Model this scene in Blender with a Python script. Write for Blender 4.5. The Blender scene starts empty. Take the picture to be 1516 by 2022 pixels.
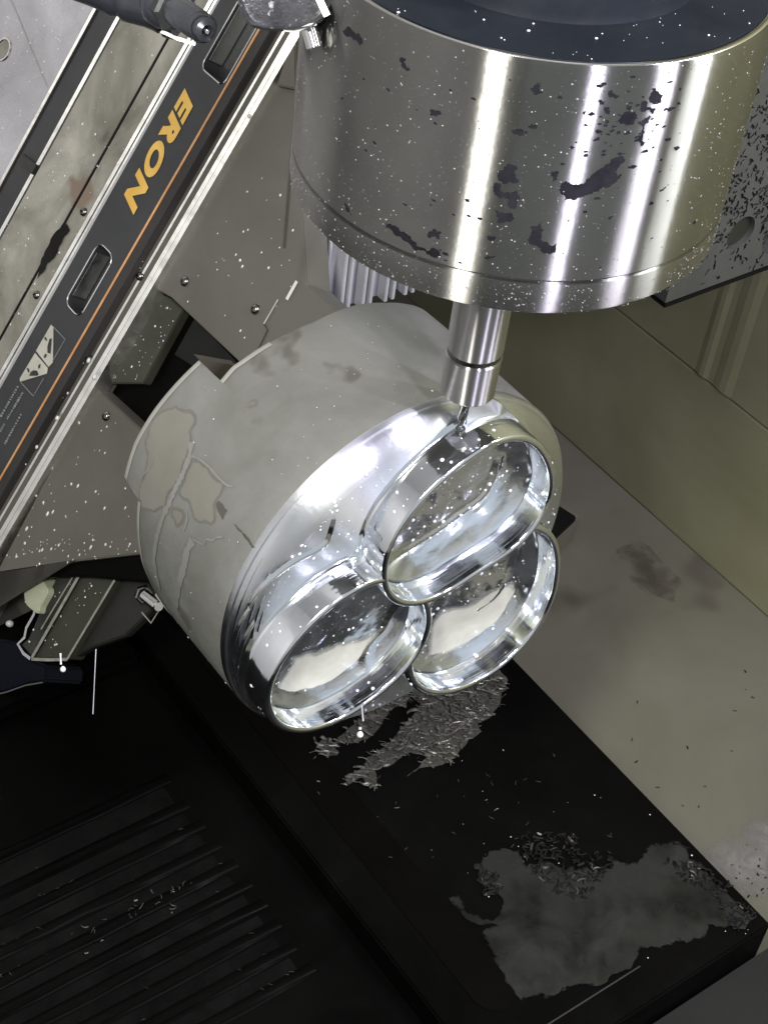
import bpy, bmesh, math, random
import numpy as np
from mathutils import Vector, Matrix, noise
from mathutils.geometry import tessellate_polygon
random.seed(7); RNG = np.random.default_rng(7)
S = bpy.context.scene
COL = S.collection

# ------------------------------------------------------------------ camera
ROT = np.array([[0.5795, 0.8079, 0.1069], [-0.5949, 0.3296, 0.7331], [0.5571, -0.4884, 0.6716]])
F = 3266.1; PW, PH = 1516.0, 2022.0
CAM = np.array([0.4027, -0.3664, 0.5239])
cd = bpy.data.cameras.new('camera'); cam = bpy.data.objects.new('camera', cd); COL.objects.link(cam)
m = Matrix.Identity(4)
for i in range(3):
    for j in range(3): m[i][j] = ROT[j][i]
    m[i][3] = CAM[i]
cam.matrix_world = m
cd.sensor_fit = 'VERTICAL'; cd.sensor_height = 36; cd.lens = 36 * F / PH
cd.clip_start = 0.02; cd.clip_end = 20
S.camera = cam

# ------------------------------------------------------------------ world, lamps, exposure
S.view_settings.view_transform = 'Standard'; S.view_settings.look = 'None'
S.view_settings.exposure = 0.0; S.view_settings.gamma = 1.0
w = bpy.data.worlds.new('World'); S.world = w; w.use_nodes = True
w.node_tree.nodes['Background'].inputs[0].default_value = (0.88, 0.95, 1.0, 1)
w.node_tree.nodes['Background'].inputs[1].default_value = 0.52

def lamp(name, loc, target, sx, sy, power, col):
    d = bpy.data.lights.new(name, 'AREA'); d.shape = 'RECTANGLE'; d.size = sx; d.size_y = sy
    d.energy = power; d.color = col
    o = bpy.data.objects.new(name, d); COL.objects.link(o)
    o.location = loc
    o.rotation_euler = (Vector(target) - Vector(loc)).to_track_quat('-Z', 'Y').to_euler()
    return o
LAMPS = [((0.317, -0.469, 0.70), 0.065, 0.24, 9.5, (1.0, 0.97, 0.89)),
         ((0.65, -0.112, 0.62), 0.04, 0.24, 4.4, (0.84, 0.78, 1.0)),
         ((0.558, 0.261, 0.62), 0.04, 0.24, 4.4, (0.88, 0.83, 1.0)),
         ((0.415, 0.429, 0.62), 0.035, 0.22, 3.2, (0.96, 0.97, 1.0))]
for i, (p, sx, sy, pw, c) in enumerate(LAMPS):
    lamp('work_lamp', p, (0, 0.02, 0.1), sx, sy, pw, c)

# ------------------------------------------------------------------ pixel -> point helpers (photo pixels 1516 x 2022)
def ray(p):
    d = np.array([(p[0] - PW / 2) / F, -(p[1] - PH / 2) / F, -1.0])
    return d @ ROT
A57 = math.radians(57)
RV = np.array([0, math.cos(A57), math.sin(A57)])      # along the clamping rail
NV = np.array([0, -math.sin(A57), math.cos(A57)])     # out of the rail's face
XV = np.array([1.0, 0, 0])
def at_axis(p, ax, v):
    d = ray(p); return CAM + d * (v - CAM[ax]) / d[ax]
def at_z(p, z): return at_axis(p, 2, z)
def at_y(p, y): return at_axis(p, 1, y)
def at_x(p, x): return at_axis(p, 0, x)
def at_n(p, n):
    d = ray(p); return CAM + d * (n - CAM @ NV) / (d @ NV)
def at_d(p, t): return CAM + ray(p) * t
def xs(p, n):                                          # (x along X, s along rail) on the face at level n
    P = at_n(p, n); return P[0], P @ RV
def fx(x, s, n): return XV * x + RV * s + NV * n

# ------------------------------------------------------------------ object helpers
def tag(o, label, cat, group=None, kind=None):
    if label: o['label'] = label
    if cat: o['category'] = cat
    if group: o['group'] = group
    if kind: o['kind'] = kind
    return o
def link(name, me, mat=None, parent=None, smooth=False):
    o = bpy.data.objects.new(name, me); COL.objects.link(o)
    if mat and not me.materials: me.materials.append(mat)
    if parent: o.parent = parent
    if smooth:
        me.polygons.foreach_set('use_smooth', [True] * len(me.polygons))
    return o
def empty(name, loc=(0, 0, 0)):
    o = bpy.data.objects.new(name, None); COL.objects.link(o); o.empty_display_size = 0.02
    return o
def mesh(name, verts, faces):
    me = bpy.data.meshes.new(name); me.from_pydata([tuple(map(float, v)) for v in verts], [], faces); me.update(); return me
def from_bm(name, bm):
    bmesh.ops.recalc_face_normals(bm, faces=bm.faces)
    me = bpy.data.meshes.new(name); bm.to_mesh(me); bm.free(); return me
def bevel(bm, w, seg=2):
    es = [e for e in bm.edges if len(e.link_faces) == 2 and e.calc_face_angle(0) > 0.4]
    bmesh.ops.bevel(bm, geom=es, offset=w, segments=seg, affect='EDGES', clamp_overlap=True)
def prism(outline, vec, bev=0.0, seg=2):
    """outline: 3-D points of a flat polygon; extruded by vec"""
    bm = bmesh.new()
    a = [bm.verts.new(tuple(p)) for p in outline]; b = [bm.verts.new(tuple(np.array(p) + vec)) for p in outline]
    n = len(a); bm.faces.new(a); bm.faces.new(b[::-1])
    for i in range(n): bm.faces.new((a[i], b[i], b[(i + 1) % n], a[(i + 1) % n]))
    bmesh.ops.recalc_face_normals(bm, faces=bm.faces)
    if bev: bevel(bm, bev, seg)
    return bm
def lathe(profile, origin, axis, segs=96, a0=0, a1=2 * math.pi, ref=None):
    """profile: list of (radius, height along axis)"""
    ax = np.array(axis, float); ax /= np.linalg.norm(ax)
    u = np.cross(ax, ref if ref is not None else ([0, 0, 1] if abs(ax[2]) < .9 else [1, 0, 0])); u /= np.linalg.norm(u); v = np.cross(ax, u)
    full = abs(a1 - a0 - 2 * math.pi) < 1e-6; N = segs if full else segs + 1
    V = []; 
    for r, h in profile:
        for k in range(N):
            t = a0 + (a1 - a0) * k / segs
            V.append(np.array(origin) + ax * h + r * (u * math.cos(t) + v * math.sin(t)))
    Fc = []
    for i in range(len(profile) - 1):
        for k in range(segs):
            k2 = (k + 1) % N
            Fc.append((i * N + k, i * N + k2, (i + 1) * N + k2, (i + 1) * N + k))
    return V, Fc
def lathe_obj(name, profile, origin, axis, mat, parent=None, segs=96, split=35):
    V, Fc = lathe(profile, origin, axis, segs)
    bm = bmesh.new(); vs = [bm.verts.new(tuple(v)) for v in V]
    for f in Fc:
        q = [vs[i] for i in f]
        try: bm.faces.new(q)
        except ValueError: pass
    bmesh.ops.remove_doubles(bm, verts=bm.verts, dist=1e-6)
    bmesh.ops.dissolve_degenerate(bm, dist=1e-7, edges=bm.edges)
    me = from_bm(name, bm)
    o = link(name, me, mat, parent, True); sharp(me, split); return o
def sharp(me, deg=35):
    me.polygons.foreach_set('use_smooth', [True] * len(me.polygons))
    try: me.set_sharp_from_angle(angle=math.radians(deg))
    except Exception: pass
def rough_outline(pts, amp, depth=3, seed=0):
    """midpoint displacement on a closed 2-D outline: ragged natural edge"""
    rr = random.Random(seed); P = [np.array(p, float) for p in pts]
    for d in range(depth):
        Q = []
        for i, p in enumerate(P):
            q = P[(i + 1) % len(P)]; t = q - p; L = np.linalg.norm(t)
            nrm = np.array([-t[1], t[0]]) / (L + 1e-9)
            Q += [p, (p + q) / 2 + nrm * rr.uniform(-1, 1) * amp * L]
        P = Q
    return P
def film(name, pts2, mapf, mat, parent=None, maxlen=None, thick=0.0):
    """flat ragged sheet: 2-D outline -> tessellate -> split long edges -> map on a surface"""
    t = tessellate_polygon([[Vector((p[0], p[1], 0)) for p in pts2]])
    bm = bmesh.new(); vs = [bm.verts.new((p[0], p[1], 0)) for p in pts2]
    for f in t:
        try: bm.faces.new([vs[i] for i in f])
        except ValueError: pass
    if maxlen:
        for _ in range(6):
            es = [e for e in bm.edges if e.calc_length() > maxlen]
            if not es: break
            bmesh.ops.subdivide_edges(bm, edges=es, cuts=1, use_grid_fill=False)
            bmesh.ops.triangulate(bm, faces=bm.faces)
    lay = None
    if maxlen:                                       # how far each point lies from the film's rim: thin films fade out there
        lay = bm.verts.layers.float.new('film_depth'); fa = np.array([q[:2] for q in pts2]); fb = np.roll(fa, -1, 0); fd = fb - fa; ff = (fd * fd).sum(1) + 1e-12
        for v in bm.verts:
            q = np.array(v.co[:2]); t = np.clip(((q - fa) * fd).sum(1) / ff, 0, 1); v[lay] = float(np.hypot(*(fa + fd * t[:, None] - q).T).min())
    for v in bm.verts: v.co = Vector(tuple(map(float, mapf(v.co.x, v.co.y))))
    bm.normal_update()
    return link(name, from_bm(name, bm), mat, parent)
def join_bm(parts):
    V = []; Fc = []
    for v, f in parts:
        o = len(V); V += list(v); Fc += [tuple(i + o for i in q) for q in f]
    return V, Fc

# ------------------------------------------------------------------ materials
def nodes(name):
    mt = bpy.data.materials.new(name); mt.use_nodes = True
    return mt, mt.node_tree.nodes, mt.node_tree.links, mt.node_tree.nodes['Principled BSDF']
def setp(b, **k):
    for n, v in k.items():
        n = n.replace('_', ' ')
        if n in b.inputs: b.inputs[n].default_value = v
def ramp(N, L, src, stops):
    r = N.new('ShaderNodeValToRGB'); e = r.color_ramp.elements
    while len(e) < len(stops): e.new(0.5)
    for q, (p, c) in zip(e, stops): q.position = p; q.color = (*c, 1) if len(c) == 3 else c
    L.new(src, r.inputs[0]); return r.outputs[0]
def nz(N, L, scale, detail=4, rough=0.6, vec=None, dist=0.0):
    t = N.new('ShaderNodeTexNoise'); t.inputs['Scale'].default_value = scale; t.inputs['Detail'].default_value = detail
    t.inputs['Roughness'].default_value = rough; t.inputs['Distortion'].default_value = dist
    L.new(vec, t.inputs['Vector']); return t.outputs['Fac']
def coords(N): 
    return N.new('ShaderNodeTexCoord').outputs['Object']
def stretch(N, L, vec, s, rot=(0, 0, 0)):
    mp = N.new('ShaderNodeMapping'); mp.inputs['Scale'].default_value = s; mp.inputs['Rotation'].default_value = rot
    L.new(vec, mp.inputs['Vector']); return mp.outputs['Vector']
def bump(N, L, b, h, strength=0.2, dist=0.001):
    q = N.new('ShaderNodeBump'); q.inputs['Strength'].default_value = strength; q.inputs['Distance'].default_value = dist
    L.new(h, q.inputs['Height']); L.new(q.outputs[0], b.inputs['Normal']); return q
def g(v): return (v, v, v)

def painted(name, c0, c1, scale=9, rough=(0.3, 0.55), metal=0.0, fine=400, bs=0.08, spots=None, spec=0.5):
    mt, N, L, b = nodes(name); co = coords(N)
    n1 = nz(N, L, scale, 6, 0.6, co, 0.6)
    col = ramp(N, L, n1, [(0.3, c0), (0.7, c1)])
    if spots:
        n3 = nz(N, L, spots[1], 3, 0.5, co)
        f = ramp(N, L, n3, [(spots[2], g(0)), (spots[2] + 0.05, g(1))])
        mx = N.new('ShaderNodeMix'); mx.data_type = 'RGBA'; L.new(f, mx.inputs[0]); L.new(col, mx.inputs[6]); mx.inputs[7].default_value = (*spots[0], 1)
        col = mx.outputs[2]
    L.new(col, b.inputs['Base Color'])
    n2 = nz(N, L, scale * 2.3, 5, 0.6, co, 1.0)
    L.new(ramp(N, L, n2, [(0.35, g(rough[0])), (0.65, g(rough[1]))]), b.inputs['Roughness'])
    setp(b, Metallic=metal); b.inputs['Specular IOR Level'].default_value = spec
    bump(N, L, b, nz(N, L, fine, 3, 0.6, co), bs, 0.0006)
    return mt

def turned(name, col, rough, aniso, axis, bs=0.03, metal=1.0, rot=0.0):
    """lathe-turned metal: circular micro grooves about an axis"""
    mt, N, L, b = nodes(name); co = coords(N)
    setp(b, Metallic=metal, Roughness=rough, Anisotropic=aniso); b.inputs['Base Color'].default_value = (*col, 1)
    b.inputs['Anisotropic Rotation'].default_value = rot
    tg = N.new('ShaderNodeTangent'); tg.direction_type = 'RADIAL'; tg.axis = axis; L.new(tg.outputs[0], b.inputs['Tangent'])
    s = {'Z': (6, 6, 900), 'X': (900, 6, 6)}[axis]
    h = nz(N, L, 1.0, 3, 0.6, stretch(N, L, co, s))
    bump(N, L, b, h, bs, 0.0004)
    n2 = nz(N, L, 22, 5, 0.6, co, 0.8)
    c2 = tuple(v * 0.86 for v in col)
    L.new(ramp(N, L, n2, [(0.35, c2), (0.65, col)]), b.inputs['Base Color'])
    return mt

def brushed(name, col, a_wide, a_narrow, axis, rot, var=0.15, coat=None):
    """lathe-turned metal whose highlights run across the grooves"""
    mt, N, L, b = nodes(name); N.remove(b); co = coords(N)
    gl = N.new('ShaderNodeBsdfAnisotropic'); a = math.sqrt(a_wide * a_narrow)
    gl.inputs['Roughness'].default_value = math.sqrt(a); gl.inputs['Anisotropy'].default_value = 1 - math.sqrt(a_narrow / a_wide)
    gl.inputs['Rotation'].default_value = rot
    tg = N.new('ShaderNodeTangent'); tg.direction_type = 'RADIAL'; tg.axis = axis; L.new(tg.outputs[0], gl.inputs['Tangent'])
    n2 = nz(N, L, 16, 6, 0.65, co, 0.8)
    L.new(ramp(N, L, n2, [(0.35, tuple(v * (1 - var) for v in col)), (0.65, col)]), gl.inputs['Color'])
    q = N.new('ShaderNodeBump'); q.inputs['Strength'].default_value = 0.05; q.inputs['Distance'].default_value = 0.0006
    hgt = nz(N, L, 120, 3, 0.6, co)
    if axis == 'X':                                  # turning marks: ripples by radius
        sx = N.new('ShaderNodeSeparateXYZ'); L.new(co, sx.inputs[0]); cb = N.new('ShaderNodeCombineXYZ')
        L.new(sx.outputs[1], cb.inputs[0]); L.new(sx.outputs[2], cb.inputs[1])
        ln = N.new('ShaderNodeVectorMath'); ln.operation = 'LENGTH'; L.new(cb.outputs[0], ln.inputs[0])
        c3 = N.new('ShaderNodeCombineXYZ'); L.new(ln.outputs['Value'], c3.inputs[0])
        hgt2 = nz(N, L, 700, 2, 0.6, c3.outputs[0])
        ad = N.new('ShaderNodeMath'); ad.operation = 'ADD'; L.new(hgt, ad.inputs[0]); L.new(hgt2, ad.inputs[1]); hgt = ad.outputs[0]
        q.inputs['Strength'].default_value = 0.22
    L.new(hgt, q.inputs['Height']); L.new(q.outputs[0], gl.inputs['Normal'])
    L.new(gl.outputs[0], N['Material Output'].inputs['Surface'])
    return mt
def thinning(mt, k=55, lo=.50, hi=.57):
    N, L = mt.node_tree.nodes, mt.node_tree.links; b = N['Principled BSDF']
    at = N.new('ShaderNodeAttribute'); at.attribute_name = 'film_depth'
    n1 = nz(N, L, 55, 6, 0.7, coords(N), 0.8)
    m1 = N.new('ShaderNodeMath'); m1.operation = 'MULTIPLY_ADD'; L.new(at.outputs['Fac'], m1.inputs[0]); m1.inputs[1].default_value = k; L.new(n1, m1.inputs[2])
    L.new(ramp(N, L, m1.outputs[0], [(lo, g(0)), (hi, g(1))]), b.inputs['Alpha'])
M = {}
M['drum'] = brushed('turned_steel', (0.35, 0.35, 0.332), 0.50, 0.013, 'Z', 0.0)
M['shank'] = brushed('ground_steel', (0.46, 0.455, 0.45), 0.50, 0.03, 'Z', 0.0)
def polished(name, col, rough, bs, scale, lines=None):
    mt, N, L, b = nodes(name); co = coords(N)
    setp(b, Metallic=1.0); b.inputs['Base Color'].default_value = (*col, 1)
    n2 = nz(N, L, 30, 4, 0.6, co, 1.0)
    L.new(ramp(N, L, n2, [(0.3, g(rough * 0.6)), (0.7, g(rough * 1.5))]), b.inputs['Roughness'])
    h = nz(N, L, scale, 3, 0.5, co, 0.5)
    q = bump(N, L, b, h, bs, 0.002)
    if lines:
        h2 = nz(N, L, 1.0, 2, 0.5, stretch(N, L, co, lines))
        q2 = N.new('ShaderNodeBump'); q2.inputs['Strength'].default_value = 0.10; q2.inputs['Distance'].default_value = 0.0008
        L.new(h2, q2.inputs['Height']); L.new(q.outputs[0], q2.inputs['Normal']); L.new(q2.outputs[0], b.inputs['Normal'])
    return mt
M['mirror'] = polished('milled_aluminium', (0.89, 0.93, 0.98), 0.08, 0.14, 45, (700, 25, 25))
M['ringfloor'] = polished('milled_floor', (0.90, 0.94, 0.98), 0.17, 0.16, 60, (25, 160, 420))
M['disc'] = brushed('turned_aluminium', (0.88, 0.91, 0.95), 0.30, 0.05, 'X', 0.0)
M['edge'] = painted('bright_edge', (0.70, 0.70, 0.67), (0.95, 0.95, 0.92), 40, (0.26, 0.40), 1.0, 200, 0.05)
M['chrome'] = polished('chrome', (0.75, 0.75, 0.74), 0.12, 0.02, 60)
M['dark_top'] = painted('blue_black_paint', (0.007, 0.009, 0.012), (0.014, 0.017, 0.022), 14, (0.35, 0.55), 0, 500, 0.1, None, 0.15)
M['plate'] = painted('grey_plate', (0.092, 0.090, 0.076), (0.130, 0.127, 0.112), 8, (0.35, 0.6), 0.2, 500, 0.12)
M['plate_light'] = painted('pale_plate', (0.30, 0.30, 0.325), (0.54, 0.54, 0.585), 14, (0.2, 0.4), 0.1, 500, 0.2)
M['plate_brown'] = painted('stained_plate', (0.075, 0.070, 0.050), (0.42, 0.41, 0.36), 15, (0.22, 0.5), 0.12, 420, 0.15, ((0.20, 0.155, 0.115), 24, 0.64))
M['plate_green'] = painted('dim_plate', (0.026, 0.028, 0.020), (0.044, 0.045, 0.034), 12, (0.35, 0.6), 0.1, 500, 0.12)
M['bar'] = painted('dark_bar', (0.026, 0.028, 0.032), (0.048, 0.051, 0.055), 10, (0.32, 0.5), 0.2, 600, 0.08)
M['bar2'] = painted('dark_bar_matte', (0.018, 0.017, 0.017), (0.032, 0.030, 0.029), 10, (0.4, 0.6), 0.0, 600, 0.08)
M['black'] = painted('black_gloss_cover', (0.0012, 0.0012, 0.0011), (0.0036, 0.0036, 0.0033), 7, (0.3, 0.55), 0, 300, 0.25, None, 0.035)
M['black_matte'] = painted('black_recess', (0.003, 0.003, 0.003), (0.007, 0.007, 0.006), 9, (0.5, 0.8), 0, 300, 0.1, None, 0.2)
M['floor'] = painted('coated_floor', (0.108, 0.105, 0.077), (0.158, 0.153, 0.120), 5, (0.45, 0.6), 0, 300, 0.1, ((0.088, 0.079, 0.061), 7, 0.62), 0.25)
M['wall'] = painted('olive_wall', (0.195, 0.195, 0.110), (0.315, 0.312, 0.198), 3.6, (0.4, 0.55), 0, 260, 0.05, None, 0.3)
M['enclosure'] = painted('enclosure_grey', (0.62, 0.62, 0.60), (0.70, 0.70, 0.68), 3, (0.4, 0.6), 0, 200, 0.05)
M['column'] = painted('column_grey', (0.075, 0.079, 0.069), (0.115, 0.120, 0.106), 9, (0.4, 0.6), 0.1, 400, 0.15)
M['fins'] = painted('blue_grey_fins', (0.34, 0.35, 0.38), (0.48, 0.49, 0.52), 14, (0.25, 0.4), 0.1, 400, 0.1)
M['billet'] = painted('sawn_billet', (0.135, 0.137, 0.122), (0.218, 0.224, 0.214), 15, (0.42, 0.7), 0.2, 240, 0.3, ((0.115, 0.114, 0.099), 30, 0.64))
M['billet_film'] = painted('billet_film', (0.158, 0.156, 0.133), (0.186, 0.184, 0.160), 30, (0.45, 0.6), 0.1, 240, 0.1)
thinning(M['billet_film'], 230, .42, .95)
M['billet_dark'] = painted('billet_scar', (0.05, 0.05, 0.04), (0.08, 0.08, 0.065), 60, (0.5, 0.7), 0.1, 240, 0.1)
M['pale'] = painted('glint_and_scratch', (0.30, 0.30, 0.275), (0.38, 0.38, 0.35), 40, (0.4, 0.6), 0.1, 300, 0.1)  # painted highlight of the billet's rear edge; also scratch and seal lines
M['drumstain'] = painted('dry_spot', (0.006, 0.006, 0.008), (0.020, 0.019, 0.024), 90, (0.5, 0.65), 0.0, 400, 0.1, None, 0.1)
M['orange'] = painted('orange_stripe', (0.55, 0.26, 0.10), (0.70, 0.40, 0.20), 60, (0.4, 0.5), 0, 400, 0.0)
M['yellow'] = painted('yellow_print', (0.62, 0.36, 0.05), (0.78, 0.50, 0.12), 40, (0.4, 0.55), 0, 400, 0.0)
M['label'] = painted('label_print', (0.40, 0.40, 0.34), (0.52, 0.52, 0.46), 60, (0.4, 0.6), 0, 400, 0.0)
M['print'] = painted('worn_print', (0.16, 0.17, 0.18), (0.28, 0.29, 0.30), 300, (0.4, 0.6), 0, 400, 0.0)
M['hose'] = painted('blue_black_hose', (0.030, 0.033, 0.042), (0.06, 0.065, 0.08), 30, (0.18, 0.35), 0.3, 300, 0.15)
M['speckle'] = painted('wet_casting', (0.025, 0.025, 0.03), (0.075, 0.077, 0.085), 120, (0.2, 0.5), 0.2, 700, 0.8, ((0.30, 0.31, 0.34), 300, 0.63))
M['navy'] = painted('navy_paint', (0.0022, 0.0032, 0.0065), (0.004, 0.005, 0.010), 20, (0.3, 0.45), 0, 300, 0.1, None, 0.15)
M['cream'] = painted('cream_plug', (0.33, 0.36, 0.25), (0.41, 0.43, 0.32), 30, (0.4, 0.5), 0, 300, 0.1)
M['chip'] = painted('aluminium_chip', (0.03, 0.029, 0.023), (0.25, 0.245, 0.21), 260, (0.15, 0.45), 0.5, 500, 0.4)
M['chip_dark'] = painted('dark_chip', (0.0025, 0.0025, 0.002), (0.010, 0.010, 0.009), 200, (0.5, 0.7), 0.0, 900, 0.2, None, 0.15)
M['puddle'] = painted('coolant_film', (0.003, 0.0032, 0.003), (0.027, 0.028, 0.0255), 30, (0.12, 0.4), 0, 300, 0.12, ((0.019, 0.020, 0.018), 9, 0.55), 0.25)
thinning(M['puddle'])
def milky(name, col, rough, sss=0.0):
    mt, N, L, b = nodes(name); setp(b, Roughness=rough); b.inputs['Base Color'].default_value = (*col, 1)
    b.inputs['IOR'].default_value = 1.36
    co = coords(N); bump(N, L, b, nz(N, L, 90, 2, 0.5, co, 0.5), 0.12, 0.002)
    return mt
M['drop'] = milky('coolant_drop', (0.62, 0.63, 0.62), 0.06)
M['mist'] = milky('clear_mist', (0.22, 0.22, 0.22), 0.05)
M['pool'] = painted('coolant_pool', (0.37, 0.375, 0.31), (0.52, 0.525, 0.45), 40, (0.04, 0.12), 0, 90, 0.25)
thinning(M['pool'], 130, .45, .85)

# ================================================================== THE SETTING
ZB, ZD, ZF = -0.260, -0.278, -0.360       # block top, ribbed deck, machine floor
YW = 0.8343 - 0.3664                       # right wall
XB = -0.555 + 0.4027                       # column plate face
def sheet(name, P, mat, thick, nrm, parent=None, bev=0.0):
    return link(name, from_bm(name, prism(P, -np.array(nrm, float) * thick, bev)), mat, parent)
def struct(o): o['kind'] = 'structure'; return o
E0, E1, EY0, EZ1 = -0.75, 0.95, -0.85, 0.95
struct(sheet('floor', [(E0, EY0, ZF), (E1, EY0, ZF), (E1, YW, ZF), (E0, YW, ZF)], M['floor'], 0.02, (0, 0, 1)))
# right wall: lower and upper panels with an open seam, plus a folded rib on the upper one
seam_z = float(np.mean([at_y(p, YW)[2] for p in ((1303, 680), (1516, 850))]))
wall = struct(sheet('wall_right', [(E0, YW + .006, ZF - .02), (E1, YW + .006, ZF - .02), (E1, YW + .006, EZ1), (E0, YW + .006, EZ1)], M['wall'], 0.02, (0, -1, 0)))
for z0, z1 in ((ZF + .0005, seam_z - .0006), (seam_z + .0006, EZ1 - .001)):
    sheet('panel', [(E0 + .001, YW, z0), (E1 - .001, YW, z0), (E1 - .001, YW, z1), (E0 + .001, YW, z1)], M['wall'], 0.0055, (0, -1, 0), wall, 0.0008)
for pu, pl, wd in (((1492, 545), (1428, 775), .010), ((1440, 560), (1385, 735), .007)):
    a = at_y(pu, YW); b_ = at_y(pl, YW); x0 = (a[0] + b_[0]) / 2
    bm = prism([(x0 - wd, YW - .0002, seam_z + .001), (x0 + wd, YW - .0002, seam_z + .001), (x0 + wd * .3, YW - .0012, seam_z + .001), (x0 - wd * .3, YW - .0012, seam_z + .001)], np.array([0, 0, 0.6]), 0.001)
    link('fold', from_bm('fold', bm), M['wall'], wall)
struct(sheet('wall_left', [(E0, EY0, ZF), (E1, EY0, ZF), (E1, EY0, EZ1), (E0, EY0, EZ1)], M['enclosure'], 0.02, (0, 1, 0)))
struct(sheet('wall_front', [(E1, EY0, ZF), (E1, YW, ZF), (E1, YW, -.05), (E1, EY0, -.05)], M['enclosure'], 0.02, (-1, 0, 0)))   # sill of the open loading door
struct(sheet('wall_back', [(E0, EY0, ZF), (E0, YW, ZF), (E0, YW, EZ1), (E0, EY0, EZ1)], M['enclosure'], 0.02, (1, 0, 0)))
struct(sheet('ceiling', [(E0, EY0, EZ1), (E1, EY0, EZ1), (E1, YW, EZ1), (E0, YW, EZ1)], M['enclosure'], 0.02, (0, 0, -1)))

# ================================================================== BLACK BED BLOCK
e1 = at_z((1020, 1290), ZB); e2 = at_z((1510, 1832), ZB); YR = (e1[1] + e2[1]) / 2; XF = e2[0]
YL = float(np.mean([at_z(p, ZB)[1] for p in ((464, 1492), (644, 1735), (800, 1930))]))
XK = -0.45
blk = empty('bed_block')
tag(blk, 'black wet bed block under the workpiece, carrying chips and a grey film', 'machine bed')
link('top_slab', from_bm('top_slab', prism([(XK, YL, ZB), (XF, YL, ZB), (XF, YR, ZB), (XK, YR, ZB)], np.array([0, 0, -.10]), 0.0012)), M['black'], blk)
# slot in the top with a rounded end, covered by a matte strip
ctr = [at_z(p, ZB) for p in ((690, 1600), (965, 1960))]
ys = (ctr[0][1] + ctr[1][1]) / 2; xe = ctr[1][0]; hw = 0.0125
sl = [(XK + .05, ys - hw), (xe, ys - hw)] + [(xe + hw * math.sin(t), ys - hw * math.cos(t)) for t in np.linspace(0.3, math.pi - .3, 7)] + [(xe, ys + hw), (XK + .05, ys + hw)]
film('slot_cover', sl, lambda x, y: (x, y, ZB + .0006), painted('slot_brown', (0.0016, 0.0014, 0.0012), (0.0032, 0.0027, 0.0022), 9, (0.5, 0.65), 0, 300, 0.1, None, 0.03), blk)
ly = [at_z(p, ZB) for p in ((1264, 1909), (1083, 2021))]
lx = (ly[0][0] + ly[1][0]) / 2
link('lip', from_bm('lip', prism([(lx - .0004, YL + .03, ZB), (lx + .0004, YL + .03, ZB), (lx + .0004, ly[0][1], ZB), (lx - .0004, ly[0][1], ZB)], np.array([0, 0, .0006]), 0.0002)), M['bar2'], blk)
# apron in front of the block (seen bottom right)
sheet('front_apron', [(XF + .0015, YL - .2, ZB - .028), (XF + .30, YL - .2, ZB - .05), (XF + .30, YR + .05, ZB - .05), (XF + .0015, YR + .05, ZB - .028)], painted('apron_grey', (0.013, 0.0138, 0.0125), (0.019, 0.02, 0.0185), 7, (0.5, 0.7), 0, 300, 0.1, None, 0.1), 0.01, (0, 0, 1), blk)

# ================================================================== RIBBED WAY COVER (black, left)
wc = empty('way_cover')
tag(wc, 'black ribbed telescopic way cover at the lower left below the bed block', 'way cover')
link('deck', from_bm('deck', prism([(-.6, -.70, ZD), (.5, -.70, ZD), (.5, YL - .0005, ZD), (-.6, YL - .0005, ZD)], np.array([0, 0, -.03]))), M['black'], wc)
rib_y1 = YL - .030
ribpx = [1695, 1768, 1826, 1886, 1945, 2003, 2062, 2124, 2190, 2260]
rx = [at_z((0, y), ZD)[0] for y in ribpx]
rr = random.Random(3)
ripple = None
for i, x in enumerate(rx):
    wdt = 0.0042; hgt = 0.0030 if i else 0.0045
    n = 26; bm = bmesh.new(); rows = []
    for k in range(n + 1):
        y = -.62 + (rib_y1 - rr.uniform(0, .004) + .62) * k / n
        wob = 0.0007 * noise.noise(Vector((x * 90, y * 40, 1.3))); hh = hgt * (0.85 + 0.35 * noise.noise(Vector((y * 30, x * 70, 4))))
        if k == n: hh *= .3
        prof = [(-wdt, 0.0004), (-wdt * .75, hh * .55), (-wdt * .1, hh), (wdt * .45, hh * .9), (wdt * .62, hh * .2), (wdt * .8, 0.0004)]
        rows.append([bm.verts.new((x + a + wob, y, ZD + h)) for a, h in prof])
    for k in range(n):
        for j in range(5): bm.faces.new((rows[k][j], rows[k][j + 1], rows[k + 1][j + 1], rows[k + 1][j]))
    bm.faces.new(rows[n]); 
    me = from_bm('rib', bm); sharp(me, 60); link('rib', me, M['black'], wc)
    if i + 1 < len(rx):   # trough floor panel between ribs, slightly greyer and worn
        x2 = rx[i + 1]
        sheet('trough', [(x + wdt, -.62, ZD + .0006), (x2 - wdt * 1.1, -.62, ZD + .0006), (x2 - wdt * 1.1, rib_y1 - .01, ZD + .0006), (x + wdt, rib_y1 - .01, ZD + .0006)], M['trough'] if 'trough' in M else M.setdefault('trough', painted('worn_black', (0.0014, 0.0014, 0.0014), (0.0055, 0.0055, 0.0052), 30, (0.3, 0.55), 0, 300, 0.3, None, 0.05)), 0.0005, (0, 0, 1), wc)
# step edge and back cover segment, a soft lighter band
bp = [at_z(p, ZD + .012)[0] for p in ((0, 1410), (240, 1340))]
sheet('cover_step', [(-.60, -.70, ZD + .012), (bp[0], -.70, ZD + .012), (bp[0], YL - .002, ZD + .012), (-.60, YL - .002, ZD + .012)], M['black'], 0.0115, (0, 0, 1), wc, 0.004)

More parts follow.
